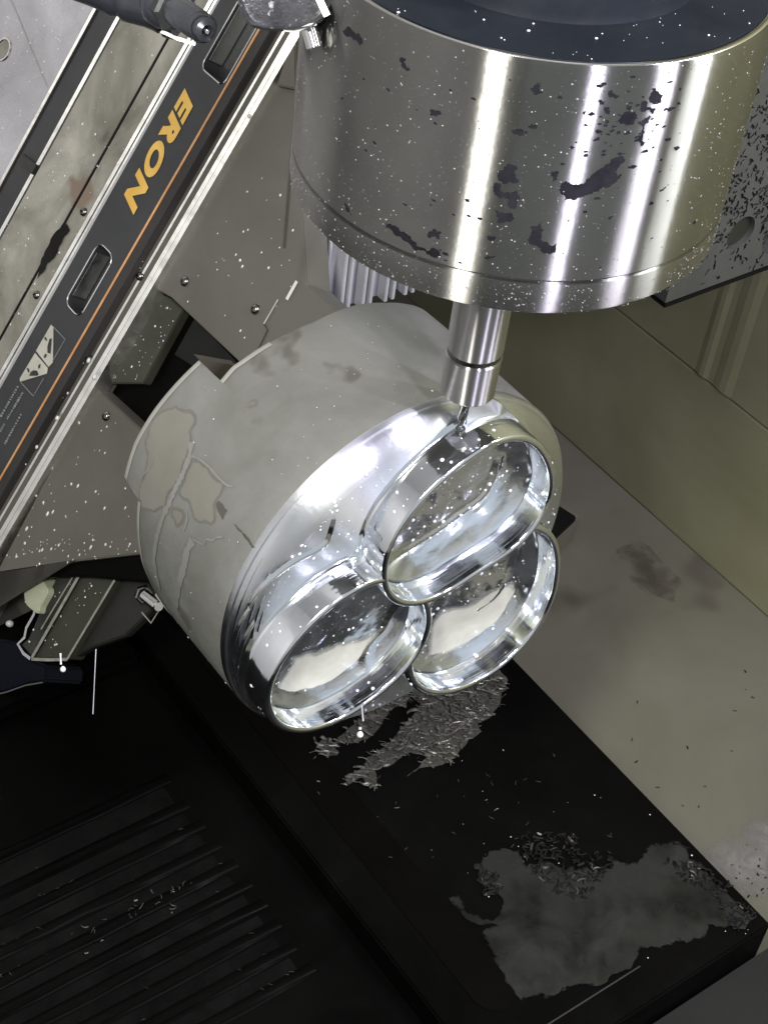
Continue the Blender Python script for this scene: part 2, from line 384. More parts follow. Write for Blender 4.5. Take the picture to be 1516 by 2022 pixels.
# ================================================================== COLUMN PLATE upper right, finned panel
cp = empty('column_plate'); tag(cp, 'grey column plate with round holes and stuck chips behind the spindle', 'column')
zc = float(np.mean([at_x(p, XB)[2] for p in ((1290, 600), (1516, 530))]))
h1 = at_x((1462, 460), XB); h2 = at_x((1530, 470), XB)
ya = at_x((1312, 600), XB)[1]; yb = YW - .003
bm = bmesh.new()
def holed(bm, y0, y1, z0, z1, holes, x, depth):
    outer = [(y0, z0), (y1, z0), (y1, z1), (y0, z1)]
    loops = [[Vector((a, b, 0)) for a, b in outer]]
    for (cy, cz, r) in holes: loops.append([Vector((cy + r * math.cos(t), cz + r * math.sin(t), 0)) for t in np.linspace(0, 2 * math.pi, 33)[:-1]])
    flat = [p for l in loops for p in l]; tri = tessellate_polygon(loops)
    vs = [bm.verts.new((x, p.x, p.y)) for p in flat]
    for f in tri: bm.faces.new([vs[i] for i in f])
    o = 0
    for l in loops:
        n = len(l); bk = [bm.verts.new((x - depth, p.x, p.y)) for p in l]
        for i in range(n): bm.faces.new((vs[o + i], vs[o + (i + 1) % n], bk[(i + 1) % n], bk[i]))
        o += n
R1 = 0.0118
holed(bm, ya, yb, zc, zc + .5, [(h1[1], h1[2], R1), (h2[1], h2[2], R1)], XB, 0.02)
link('plate', from_bm('plate', bm), M['column'], cp)
for k, h in enumerate((h1, h2)):
    lathe_obj('hole_plug', [(0, -.004 - .010 * k), (R1 * .97, -.004 - .010 * k), (R1 * .97, -.02)], (XB, h[1], h[2]), (1, 0, 0), M['plate_green'] if k == 0 else M['black_matte'], cp, 32)
sheet('lower_lip', [(XB + .0005, ya, zc - .0005), (XB + .0005, yb, zc - .0005), (XB - .03, yb, zc - .0005), (XB - .03, ya, zc - .0005)], M['black_matte'], 0.003, (0, 0, 1), cp)

XFN = -0.215
fp = empty('finned_panel'); tag(fp, 'blue grey panel of upright fins just below the left of the spindle', 'panel')
f0 = at_x((600, 560), XFN); f1 = at_x((900, 640), XFN); zt = 0.30; zb_ = at_x((720, 590), XFN)[2] - .004
sheet('backing', [(XFN - .004, f0[1], zb_), (XFN - .004, f1[1] + .03, zb_), (XFN - .004, f1[1] + .03, zt), (XFN - .004, f0[1], zt)], M['fins'], 0.004, (1, 0, 0), fp)
for px in (626, 640, 674, 687, 716, 730, 760, 774, 798, 812, 836, 850, 872):
    y = at_x((px, 540), XFN)[1]
    link('fin', from_bm('fin', prism([(XFN - .004, y - .0012, zb_), (XFN - .004, y + .0012, zb_), (XFN + .004, y + .0012, zb_), (XFN + .004, y - .0012, zb_)], np.array([0, 0, zt - zb_]), 0.0004)), M['fins'], fp)

# ================================================================== CLAMPING RAIL AND MOUNTING PLATES (face normal NV)
NR = -0.038
S0, S1 = -0.46, 0.50
def bar(name, xa, xb, n_top, depth, mat, parent, s0=S0, s1=S1, bev=0.0006, cut=None):
    P = [fx(xa, s0, n_top), fx(xb, s0, n_top), fx(xb, s1, n_top), fx(xa, s1, n_top)]
    return link(name, from_bm(name, prism(P, -NV * depth, bev)), mat, parent)
def X_at(px, n=NR): return xs((px, 202), n)[0]      # features along photo row y = 202
def bevel_strip(name, pa, pb, n, mat, parent, li=0, s0=S0, s1=S1, lift=0.0):
    """a polished chamfer between X positions, tilted so it glints one lamp like the photo's bright edges"""
    xa, xb = X_at(pa, n), X_at(pb, n); mid = fx((xa + xb) / 2, xs(((pa + pb) / 2, 202), n)[1], n)
    v = CAM - mid; v /= np.linalg.norm(v); l = np.array(LAMPS[li][0]) - mid; l /= np.linalg.norm(l)
    h = v + l; hx, hn = h @ XV, h @ NV
    dn = -(hx / hn) * (xb - xa)                       # slope across the strip
    dn = max(-.0032, min(.0032, dn)); lift = .0005 - abs(dn) / 2
    P = [fx(xa, s0, n + lift - dn / 2), fx(xb, s0, n + lift + dn / 2), fx(xb, s1, n + lift + dn / 2), fx(xa, s1, n + lift - dn / 2)]
    return link(name, from_bm(name, prism(P, -NV * .012, 0)), mat, parent)

rail = empty('clamping_rail')
tag(rail, 'long dark clamping rail lettered in yellow, running diagonally at the upper left', 'clamping rail')
# left of the rail: pale base plate with a ring hole
base = empty('base_plate'); tag(base, 'pale wet base plate with a round bore in the top left corner', 'plate')
bar('plate', X_at(-420), X_at(77), NR - .008, .02, M['plate_light'], base)
hb = at_n((8, 98), NR - .008)
lathe_obj('bore_ring', [(.0062, .0003), (.0066, .0010), (.0076, .0010), (.0080, .0002)], hb, NV, M['chrome'], base, 40)
lathe_obj('bore_plug', [(0, .0004), (.0061, .0004)], hb, NV, M['plate_brown'], base, 40)
# thin scratch line on the plate
def strokes(pxs, wdt, mapf, name, mat, parent, lift=0.0004):
    """a polyline drawn as a thin raised ribbon on a face (pts in pixels)"""
    P = [mapf(p) for p in pxs]; V = []; Fc = []
    for i, p in enumerate(P):
        a = P[max(i - 1, 0)]; b_ = P[min(i + 1, len(P) - 1)]; t = b_ - a; t /= np.linalg.norm(t)
        v = CAM - p; sd = np.cross(t, mapf.nrm); sd /= np.linalg.norm(sd)
        V += [p - sd * wdt / 2 + mapf.nrm * lift, p + sd * wdt / 2 + mapf.nrm * lift]
        if i: Fc.append((2 * i - 2, 2 * i - 1, 2 * i + 1, 2 * i))
    return link(name, mesh(name, V, Fc), mat, parent)
class Map:
    def __init__(s, f, n): s.f = f; s.nrm = np.array(n, float)
    def __call__(s, p): return s.f(p)
MN = lambda n: Map(lambda p: at_n(p, n), NV)
def spl(pts, n=8):
    P = [np.array(p, float) for p in pts]; out = []
    for i in range(len(P) - 1):
        p0 = P[max(i - 1, 0)]; p1 = P[i]; p2 = P[i + 1]; p3 = P[min(i + 2, len(P) - 1)]
        for k in range(n):
            t = k / n; out.append(.5 * ((2 * p1) + (-p0 + p2) * t + (2 * p0 - 5 * p1 + 4 * p2 - p3) * t * t + (-p0 + 3 * p1 - 3 * p2 + p3) * t ** 3))
    out.append(P[-1]); return out
strokes(spl([(18, -8), (36, 30), (52, 70), (66, 105), (82, 142), (95, 172)]), .0007, MN(NR - .008), 'scratch', M['pale'], base)
# dark guide bar + bright chamfer
guide = empty('guide_bar'); tag(guide, 'black guide bar with a bright edge beside the pale base plate', 'guide bar')
bar('bar', X_at(79), X_at(139), NR - .004, .02, M['bar'], guide)
bar('cord', X_at(80), X_at(85), NR - .003, .02, M['bar2'], guide)
bevel_strip('edge_line', 86, 88.5, NR - .0032, M['edge'], guide, 0, lift=.0004)
bevel_strip('bright_edge', 139.5, 146, NR - .003, M['edge'], guide, 0, lift=.0008)
ck = at_n((62, 322), NR - .004)
x0, s0_ = ck[0], ck @ RV
link('clip', from_bm('clip', prism([fx(X_at(92), s0_ - .006, NR - .0015), fx(X_at(136), s0_ - .004, NR - .0015), fx(X_at(136), s0_ + .003, NR - .0015), fx(X_at(92), s0_ + .001, NR - .0015)], -NV * .003, 0.0004)), M['bar2'], guide)
# stained cover plates, two with a gap between them
cov = empty('cover_plate'); tag(cov, 'brown stained steel cover plate beside the dark guide bar', 'plate')
bar('plate', X_at(148.5), X_at(259.5), NR, .02, M['plate_brown'], cov)
cov2 = empty('cover_plate'); tag(cov2, 'narrow stained steel strip along the dark lettered rail', 'plate')
bar('plate', X_at(263), X_at(300), NR, .02, M['plate_brown'], cov2)
bevel_strip('bright_edge', 301, 304.5, NR, M['edge'], cov2, 0, lift=.0006)
bar('step', X_at(306.5), X_at(319), NR - .002, .02, M['fins'], cov2)
bevel_strip('edge_line', 312, 314, NR - .0015, M['edge'], cov2, 0, lift=.0008)
bar('gap', X_at(259.4), X_at(263.1), NR + .0002, .02, M['black_matte'], cov2, bev=0)
M['bolt'] = polished('wet_bolt', (0.20, 0.20, 0.19), 0.2, 0.05, 200)
def screw(p, n, par, k=1.0):
    lathe_obj('screw', [(.0030 * k, .0000), (.0030 * k, .0004), (.0026 * k, .0014), (.0017 * k, .0022), (.0010 * k, .0024), (.0008 * k, .0012), (0, .0012)], at_n(p, n), NV, M['bolt'], par, 24, 50)
for p in ((167, 419), (74, 583)): screw(p, NR, cov2, .9)
# dark tear in the cover at the gap
M['black_hole'] = M['black_matte']
tear = [(131, 438), (140, 455), (128, 470), (118, 490), (107, 512), (96, 520), (86, 540), (76, 552), (80, 530), (88, 505), (100, 480), (112, 458), (124, 445)]
film('tear', rough_outline([xs(p, NR) for p in tear], .12, 2, 5), lambda x, s: fx(x, s, NR + .0006), M['black_matte'], cov)

# rail body: dark face with two recessed slots
NRL = NR + .0015
xa, xb = X_at(320, NRL), X_at(427, NRL)
def slot_outline(c1, c2, w2, rad):
    """rounded slot in (x, s): ends c1, c2 (s), half width about xc"""
    return None
def rr_rect(x0, x1, s0, s1, r, n=5):
    o = []
    for cx, cs, a0 in ((x1 - r, s1 - r, 0), (x0 + r, s1 - r, 90), (x0 + r, s0 + r, 180), (x1 - r, s0 + r, 270)):
        for k in range(n + 1):
            a = math.radians(a0 + 90 * k / n); o.append((cx + r * math.cos(a), cs + r * math.sin(a)))
    return o
# slot 1 (upper): left side (403,128)..; slot 2 (lower)
q = [xs(p, NRL) for p in ((404, 122), (447, 150), (432, 160))]
q2 = [xs(p, NRL) for p in ((190, 482), (226, 500), (128, 608), (165, 622))]
sx0 = xs((404, 122), NRL)[0]; sx1 = xs((452, 148), NRL)[0]
slots = [rr_rect(sx0, sx1, (q[0][1] + q[2][1]) / 2 - .002, S1 - .05, .0045),
         rr_rect((q2[0][0] + q2[2][0]) / 2, (q2[1][0] + q2[3][0]) / 2, (q2[2][1] + q2[3][1]) / 2, (q2[0][1] + q2[1][1]) / 2, .0055)]
loops = [[(xa, S0), (xb, S0), (xb, S1), (xa, S1)]] + slots
bm = bmesh.new(); flat = [p for l in loops for p in l]
vs = [bm.verts.new(tuple(fx(p[0], p[1], NRL))) for p in flat]
for f in tessellate_polygon([[Vector((p[0], p[1], 0)) for p in l] for l in loops]): bm.faces.new([vs[i] for i in f])
o = 0; DEP = .012
for li, l in enumerate(loops):
    n = len(l); bk = [bm.verts.new(tuple(fx(p[0], p[1], NRL - DEP))) for p in l]
    for i in range(n): bm.faces.new((vs[o + i], vs[o + (i + 1) % n], bk[(i + 1) % n], bk[i]))
    if li: bm.faces.new(bk)
    o += n
body = link('body', from_bm('body', bm), M['bar'], rail)
def rim_loop(name, loop, wdt, n, mat, parent, ctr=None):
    cx = np.mean([p[0] for p in loop]); cs = np.mean([p[1] for p in loop]); V = []; Fc = []; k = len(loop)
    for i, p in enumerate(loop):
        a = np.array(loop[i - 1]); b_ = np.array(loop[(i + 1) % k]); t = b_ - a; t /= (np.linalg.norm(t) + 1e-12); nn = np.array([t[1], -t[0]])
        for off, h in ((0, .0002), (wdt * .5, .0006), (wdt, .0002)):
            qv = np.array(p) + nn * off; V.append(fx(qv[0], qv[1], n + h))
    for i in range(k):
        j = (i + 1) % k
        Fc += [(3 * i, 3 * i + 1, 3 * j + 1, 3 * j), (3 * i + 1, 3 * i + 2, 3 * j + 2, 3 * j + 1)]
    return link(name, mesh(name, V, Fc), mat, parent)
for l in slots:
    rim_loop('slot_rim', l, .0009, NRL, M['chrome'], rail)
    x0 = min(p[0] for p in l); sA = min(p[1] for p in l) + .006; sB = max(p[1] for p in l) - .006
    link('slot_liner', from_bm('slot_liner', prism([fx(x0 + .0010, sA, NRL - .0012), fx(x0 + .0015, sA, NRL - .0012), fx(x0 + .0015, sB, NRL - .0012), fx(x0 + .0010, sB, NRL - .0012)], -NV * .010)), M['edge'], rail)
bar('lower_band', X_at(427.5, NRL), X_at(452, NRL), NRL - .0004, .014, M['bar2'], rail)
bar('stripe', X_at(427.2, NRL), X_at(430, NRL), NRL + .0003, .003, M['orange'], rail, bev=0)
bar('grey_step', X_at(452.5), X_at(493), NR - .004, .02, M['plate'], rail)
bevel_strip('edge_line', 478, 480.5, NR - .0035, M['edge'], rail, 0, lift=.0004)
bevel_strip('bright_edge', 495, 506, NR - .003, M['edge'], rail, 0, lift=.0012)
for p in ((278, 546), (178, 710)): screw(p, NR - .004, rail, .9)
# lettering
fc = bpy.data.curves.new('lettering', 'FONT'); fc.body = 'ERON'; fc.size = 1; fc.offset = 0.056; fc.shear = 0.25; fc.space_character = 1.16; fc.resolution_u = 5
tmp = bpy.data.objects.new('tmp', fc); COL.objects.link(tmp)
bpy.context.view_layer.update()
me = bpy.data.meshes.new_from_object(tmp.evaluated_get(bpy.context.evaluated_depsgraph_get())); bpy.data.objects.remove(tmp)
co = np.array([v.co[:] for v in me.vertices]); mn, mx = co.min(0), co.max(0)
tA, tB = xs((366, 174), NRL), xs((238, 398), NRL); hA, hB = xs((393, 192), NRL), xs((266, 424), NRL)
for v in me.vertices:
    u = (v.co.x - mn[0]) / (mx[0] - mn[0]); h = (v.co.y - mn[1]) / (mx[1] - mn[1])
    s = tA[1] + (max(tA[1], 0) * 0 + (tB[1] - tA[1])) * u
    xlo = tA[0] + (tB[0] - tA[0]) * u; xhi = hA[0] + (hB[0] - hA[0]) * u
    v.co = Vector(tuple(fx(xlo + (xhi - xlo) * h, s, NRL + .0004)))
me.name = 'lettering'; link('lettering', me, M['yellow'], rail)
# hazard label and worn print (pixels of a crop at scale 5.615 from (0, 600))
def lab(name, pts, mat, lift, parent=rail):
    P = [xs((a / 5.615, 600 + b_ / 5.615), NRL) for a, b_ in pts]
    return film(name, P, lambda x, s: fx(x, s, NRL + lift), mat, parent)
lab('hazard_label', [(575, 232), (602, 262), (597, 650), (548, 702), (408, 522)], M['label'], .0004)
lab('hazard_label', [(398, 545), (540, 712), (530, 775), (232, 866), (228, 830)], M['label'], .0004)
for pts in ([(500, 375), (520, 370), (538, 405), (522, 415)], [(562, 390), (588, 385), (574, 555), (540, 545), (538, 480)], [(515, 555), (535, 565), (515, 605), (495, 595)],
            [(338, 800), (352, 760), (385, 738), (425, 745), (442, 785), (425, 800)], [(308, 715), (330, 715), (343, 755), (325, 762)], [(440, 680), (465, 668), (455, 715), (435, 722)]):
    lab('pictogram', pts, M['bar2'], .0007)
MN2 = MN(NRL)
for pl in ([(600, 255), (732, 395), (592, 640)], [(242, 872), (380, 1025), (492, 830)]):
    strokes([(a / 5.615, 600 + b_ / 5.615) for a, b_ in pl], .0006, MN2, 'label_frame', M['print'], rail, .0005)
V = []; Fc = []; rr = random.Random(11)
for (a, b_) in (((210, 915), (15, 1255)), ((262, 985), (85, 1285)), ((245, 1225), (60, 1560)), ((60, 1330), (10, 1420))):
    t = 0.0
    while t < 1:
        L = rr.uniform(.03, .07); q0 = np.array(a) + (np.array(b_) - np.array(a)) * t; q1 = np.array(a) + (np.array(b_) - np.array(a)) * min(t + L, 1)
        nn = np.array([0.86, 0.5]) * rr.uniform(8, 14)
        o = len(V); V += [fx(*xs((z[0] / 5.615, 600 + z[1] / 5.615), NRL), NRL + .0004) for z in (q0 - nn, q0 + nn, q1 + nn, q1 - nn)]
        Fc.append((o, o + 1, o + 2, o + 3)); t += L + rr.uniform(.015, .05)
o = link('worn_print', mesh('worn_print', V, Fc), M['print'], rail); o['kind'] = 'stuff'

# mounting plates right of the rail
def plate(name, pxs, n, mat, label, screws=(), depth=.02, bev=.0007):
    e = empty(name); tag(e, label, 'plate')
    link('plate', from_bm('plate', prism([at_n(p, n) for p in pxs], -NV * depth, bev)), mat, e)
    for p in screws:
        c = at_n(p, n)
        lathe_obj('screw', [(.0030, .0000), (.0030, .0004), (.0026, .0014), (.0017, .0022), (.0010, .0024), (.0008, .0012), (0, .0012)], c, NV, M['bolt'], e, 24, 50)
    return e
M['bolt'] = polished('wet_bolt', (0.20, 0.20, 0.19), 0.2, 0.05, 200)
RX = 512
NP = NR - .010
def railpx(y, off=0.0):                        # pixel on the rail's right border at row y
    return (579 + 8 - (y - 70) * 0.578 + off, y)
plate('mounting_plate', [railpx(-60), railpx(566), (338, 587), (470, 712), (600, 840), (760, 700), (606, 560), (598, 430), (592, 100), (600, -80)], NP, M['plate'],
      'grey mounting plate with two screw heads behind the workpiece and left of the spindle', [(366, 556), (505, 611)])
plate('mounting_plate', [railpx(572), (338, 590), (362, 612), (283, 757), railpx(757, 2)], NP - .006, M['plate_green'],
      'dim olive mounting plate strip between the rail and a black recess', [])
plate('mounting_plate', [railpx(764, 2), (274, 843), (420, 1000), (420, 1120), (276, 1094), (150, 1108), (45, 1126), (-60, 1140), (-60, railpx(1230)[1])], NP, M['plate'],
      'dark mounting plate speckled with drops at the left of the workpiece', [(211, 822)])
rc = empty('gap_shade_sheet'); tag(rc, 'black sheet for the shade in the gap between the two grey mounting plates', 'plate')  # shade of the gap put in as a black sheet
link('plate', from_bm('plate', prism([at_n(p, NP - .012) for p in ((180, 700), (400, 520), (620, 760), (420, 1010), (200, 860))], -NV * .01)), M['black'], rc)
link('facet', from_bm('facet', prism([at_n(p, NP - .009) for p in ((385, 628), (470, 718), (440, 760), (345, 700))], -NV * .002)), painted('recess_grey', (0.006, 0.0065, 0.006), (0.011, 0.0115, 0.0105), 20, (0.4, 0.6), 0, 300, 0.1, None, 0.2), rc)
# little bright step edges near the workpiece
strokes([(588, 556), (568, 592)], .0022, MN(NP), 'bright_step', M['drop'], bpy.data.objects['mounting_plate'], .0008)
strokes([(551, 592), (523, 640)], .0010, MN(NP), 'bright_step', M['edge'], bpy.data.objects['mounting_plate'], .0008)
strokes([(523, 640), (530, 652), (512, 690)], .0010, MN(NP), 'dark_step', M['bar2'], bpy.data.objects['mounting_plate'], .0007)
# gusset by the spindle
gs = plate('gusset_plate', [(545, 168), (582, 60), (584, 176)], NP + .004, M['plate'], 'small pale gusset between the rail and the spindle', [], .006)
vp = empty('upright_edge'); tag(vp, 'thin upright sheet edge along the left of the spindle', 'panel edge')
a_, b_ = at_x((598, 60), -.15), at_x((582, 470), -.15)
link('edge', from_bm('edge', prism([(-.15, a_[1] - .0008, b_[2] - .005), (-.15, a_[1] + .0008, b_[2] - .005), (-.152, a_[1] + .0008, b_[2] - .005), (-.152, a_[1] - .0008, b_[2] - .005)], np.array([0, 0, .20]), .0005)), M['plate'], vp)

# lower left: black lip, end bracket, plug, navy housing, stud
lipb = empty('black_lip'); tag(lipb, 'glossy black lip under the lower edge of the speckled plate', 'seal')
link('lip', from_bm('lip', prism([at_n(p, NP - .003) for p in ((30, 1128), (160, 1108), (278, 1094), (420, 1090), (420, 1170), (288, 1148), (170, 1138), (60, 1140))], -NV * .012, .001)), M['black'], lipb)
br = empty('end_bracket'); tag(br, 'dark bracket with two bright edges at the lower left, a drop hanging below', 'bracket')
c8 = lambda a, b_: (a / 3.79, 1040 + b_ / 3.79)
NB = NP - .010
link('face', from_bm('face', prism([at_n(c8(*p), NB) for p in ((610, 372), (872, 400), (515, 990), (258, 985))], -NV * .012, .0008)), M['plate_green'], br)
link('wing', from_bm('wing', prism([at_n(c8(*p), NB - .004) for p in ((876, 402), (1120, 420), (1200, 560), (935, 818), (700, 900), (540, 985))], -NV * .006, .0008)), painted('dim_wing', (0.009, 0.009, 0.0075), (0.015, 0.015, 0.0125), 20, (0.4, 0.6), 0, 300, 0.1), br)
link('cheek', from_bm('cheek', prism([at_n(c8(*p), NB + .001) for p in ((600, 372), (430, 365), (330, 560), (300, 620), (280, 680), (215, 830), (160, 885), (250, 988))], -NV * .010, .0008)), painted('cheek', (0.018, 0.020, 0.018), (0.05, 0.053, 0.047), 40, (0.25, 0.45), 0.3, 300, 0.2), br)
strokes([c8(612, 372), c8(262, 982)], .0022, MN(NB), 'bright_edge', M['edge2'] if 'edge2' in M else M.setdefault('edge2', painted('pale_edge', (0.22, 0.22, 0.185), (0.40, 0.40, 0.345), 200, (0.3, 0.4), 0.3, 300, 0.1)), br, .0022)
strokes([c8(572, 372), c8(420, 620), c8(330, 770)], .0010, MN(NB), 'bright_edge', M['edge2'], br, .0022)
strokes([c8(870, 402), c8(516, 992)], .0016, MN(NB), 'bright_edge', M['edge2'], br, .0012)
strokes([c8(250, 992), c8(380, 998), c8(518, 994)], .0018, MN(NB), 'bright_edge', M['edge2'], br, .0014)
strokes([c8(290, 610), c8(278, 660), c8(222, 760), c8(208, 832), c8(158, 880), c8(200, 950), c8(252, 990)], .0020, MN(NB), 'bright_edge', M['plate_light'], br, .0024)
pl = [c8(*p) for p in spl([(235, 335), (285, 350), (320, 410), (360, 480), (330, 545), (300, 600), (285, 650), (235, 620), (195, 580), (180, 520), (180, 440), (205, 370), (235, 335)], 3)[:-1]]
tag(link('plug', from_bm('plug', prism([at_n(p, NB + .006) for p in pl], -NV * .012, .0022, 3)), M['cream'], None), 'pale yellow green plug beside the bracket at the lower left', 'plug')
nv = empty('housing'); tag(nv, 'dark navy housing at the left edge under the bracket', 'housing')
link('case', from_bm('case', prism([at_n(c8(*p), NB - .006) for p in ((-300, 830), (20, 840), (160, 880), (250, 1000), (350, 1040), (345, 1160), (200, 1185), (30, 1245), (-300, 1300))], -NV * .03, .0015)), M['navy'], nv)
strokes([c8(0, 1252), c8(60, 1238), c8(200, 1188), c8(330, 1166)], .0008, MN(NB - .006), 'edge_line', M['plate'], nv, .0008)
hk = at_n(c8(92, 728), NB + .002)
tag(lathe_obj('round_knob', [(0, .004), (.0012, .0038), (.0020, .0028), (.0022, .0015), (.0018, .0002), (.0008, -.0006)], hk, NV, M['plate_light'], None, 24), 'small round pale knob at the left edge above the navy housing', 'knob')
sd = empty('stud'); tag(sd, 'short threaded stud with a nut tucked under the left of the workpiece', 'stud')
sc0 = at_n(c8(1090, 520), NB + .004); sc1 = at_n(c8(1190, 600), NB + .010)
prof = []; Ls = float(np.linalg.norm(sc1 - sc0))
for k in range(9): prof += [(.0034, Ls * k / 9), (.0027, Ls * (k + .5) / 9)]
prof += [(.0026, Ls), (0, Ls)]
lathe_obj('thread', prof, sc0, sc1 - sc0, M['chrome'], sd, 24, 20)
lathe_obj('nut', [(.0048, 0), (.0056, .0006), (.0056, .003), (.0048, .0036), (.003, .0036)], sc0 - (sc1 - sc0) * .25, sc1 - sc0, M['bolt'], sd, 6, 20)
strokes([c8(1065, 640), c8(1135, 722), c8(1205, 610)], .0010, MN(NB), 'bracket_edge', M['edge2'], sd, .0004)

# small dark box on the right behind the workpiece
nt = empty('dark_floor_box'); tag(nt, 'small black square box on the floor just right of the workpiece', 'bracket')
zz = ZF + .03
link('block', from_bm('block', prism([at_z(p, zz) for p in ((1085, 985), (1138, 1019), (1088, 1066), (1020, 1030))], np.array([0, 0, -.029]), .001)), M['black_matte'], nt)
link('rim', from_bm('rim', prism([at_z(p, zz - .004) for p in ((1085, 978), (1146, 1017), (1088, 1074), (1010, 1030))], np.array([0, 0, -.025]), .001)), M['floor'], nt)

# ================================================================== SPINDLE
SX, SY = -0.3907 + 0.4027, 0.3781 - 0.3664
ZS = lambda z: z + 0.5239
z_b, z_g, z_t = ZS(-.3222), ZS(-.3086), ZS(-.2298); RS = .0800
sp = empty('spindle'); tag(sp, 'big polished steel spindle drum hanging at the top right above the tool', 'spindle')
lathe_obj('drum', [(RS - .0006, z_g + .0004), (RS, z_g + .0010), (RS, z_t - .0016), (RS - .0008, z_t)], (SX, SY, 0), (0, 0, 1), M['drum'], sp, 256, 40)
lathe_obj('groove', [(RS - .0012, z_g - .0006), (RS - .0012, z_g + .0006)], (SX, SY, 0), (0, 0, 1), M['bar2'], sp, 192)
lathe_obj('nose_ring', [(RS - .0012, z_g - .0004), (RS, z_g - .0008), (RS, z_b + .0022), (RS - .0018, z_b), (RS * .55, z_b), (.02, z_b + .001), (.013, z_b + .001)], (SX, SY, 0), (0, 0, 1), M['drum'], sp, 256, 40)
lathe_obj('rim', [(RS - .0008, z_t), (RS - .0011, z_t + .0004), (RS - .0024, z_t + .0004), (RS - .003, z_t)], (SX, SY, 0), (0, 0, 1), M['chrome'], sp, 192, 60)
hp = np.array([at_z((979, 21), z_t)[:2]]) - np.array([SX, SY]); RH = float(np.linalg.norm(hp))
lathe_obj('top_face', [(RS - .003, z_t + .0002), (RH, z_t + .0002)], (SX, SY, 0), (0, 0, 1), M['dark_top'], sp, 128)
lathe_obj('hub', [(RH + .001, z_t), (RH, z_t + .003), (RH, z_t + .05), (RH - .004, z_t + .056), (RH - .004, .80)], (SX, SY, 0), (0, 0, 1), M['dark_top'], sp, 96, 40)
# worn dry spots on the drum: outlines on the cylinder
def on_cyl(p, c, axis, R):
    d = ray(p); o = CAM - np.array(c); o = o.copy(); dd = d.copy(); o[axis] = 0; dd[axis] = 0
    A = dd @ dd; B = o @ dd; C = o @ o - R * R; D = B * B - A * C
    t = (-B - math.sqrt(D)) / A if D > 0 else -B / A
    return CAM + d * t, D > 0
def drum_uv(p):
    P, ok = on_cyl(p, (SX, SY, 0), 2, RS); return math.atan2(P[1] - SY, P[0] - SX) * RS, P[2]
def drum_map(off):
    return lambda u, z: (SX + (RS + off) * math.cos(u / RS), SY + (RS + off) * math.sin(u / RS), z)
s3 = lambda a, b_: (960 + a / 3.296, 120 + b_ / 3.296)     # crop (960,120)-(1420,560)
s4 = lambda a, b_: (540 + a / 1.553, b_ / 1.553)           # crop (540,0)-(1516,680)
SPOTS = [[s3(*p) for p in q] for q in (
    [(480, 850), (505, 790), (560, 805), (630, 805), (650, 770), (720, 715), (800, 670), (880, 620), (905, 640), (850, 700), (840, 790), (760, 815), (730, 850), (660, 870), (600, 890), (510, 910), (500, 870)],
    [(70, 725), (110, 690), (160, 675), (205, 700), (210, 790), (120, 800), (75, 770)],
    [(45, 800), (90, 800), (85, 830), (110, 860), (190, 840), (195, 960), (150, 960), (140, 900), (80, 890), (45, 850)],
    [(50, 970), (110, 985), (170, 1000), (180, 1030), (150, 1050), (70, 1050), (65, 1010)],
    [(285, 1080), (370, 1040), (370, 1100), (350, 1160), (380, 1180), (460, 1185), (450, 1235), (390, 1250), (330, 1205), (265, 1165)],
    [(1060, 230), (1080, 195), (1130, 215), (1140, 260), (1110, 280), (1060, 260)],
    [(1010, 270), (1030, 260), (1045, 300), (1100, 315), (1085, 345), (1020, 335), (1000, 310)],
    [(985, 400), (1030, 370), (1060, 350), (1055, 400), (1020, 450), (1010, 520), (1055, 535), (1000, 560), (985, 500)],
    [(850, 350), (920, 330), (980, 370), (960, 410), (870, 410)], [(620, 610), (650, 605), (680, 585), (660, 620), (630, 622)],
    [(420, 730), (470, 720), (460, 770), (430, 785)], [(1115, 345), (1160, 308), (1235, 300), (1165, 318)],
    [(285, 185), (330, 140), (345, 170), (340, 215), (290, 210)], [(165, 450), (270, 465), (220, 495)], [(275, 430), (330, 412), (325, 440)],
    [(725, 265), (770, 262), (765, 280), (735, 280)], [(625, 975), (655, 975), (650, 992), (630, 992)], [(0, 1140), (60, 1150), (55, 1165), (10, 1165)], [(0, 1265), (60, 1270), (30, 1285), (0, 1285)],
    [(760, 300), (800, 310), (800, 350), (770, 340)], [(790, 210), (815, 195), (808, 235)])]
SPOTS += [[s4(*p) for p in q] for q in (
    [(340, 680), (360, 685), (385, 705), (420, 725), (440, 755), (500, 765), (515, 785), (470, 780), (420, 750), (380, 725), (345, 700)],
    [(475, 710), (515, 712), (510, 735), (480, 730)], [(212, 95), (250, 100), (272, 120), (265, 140), (245, 125)], [(385, 180), (405, 178), (398, 190), (420, 212), (395, 205)],
    [(478, 335), (510, 340), (512, 352), (480, 352)], [(735, 398), (780, 405), (755, 415)], [(780, 385), (805, 380), (800, 392)], [(790, 270), (820, 252), (825, 285), (795, 288)], [(640, 785), (680, 788), (660, 795)],
    [(220, 620), (232, 640), (240, 662), (228, 650)], [(205, 298), (215, 300), (208, 308)])]
for i, q in enumerate(SPOTS):
    film('dry_spot', rough_outline([drum_uv(p) for p in q], .30, 3, i), drum_map(.00012), M['drumstain'], sp, .004)

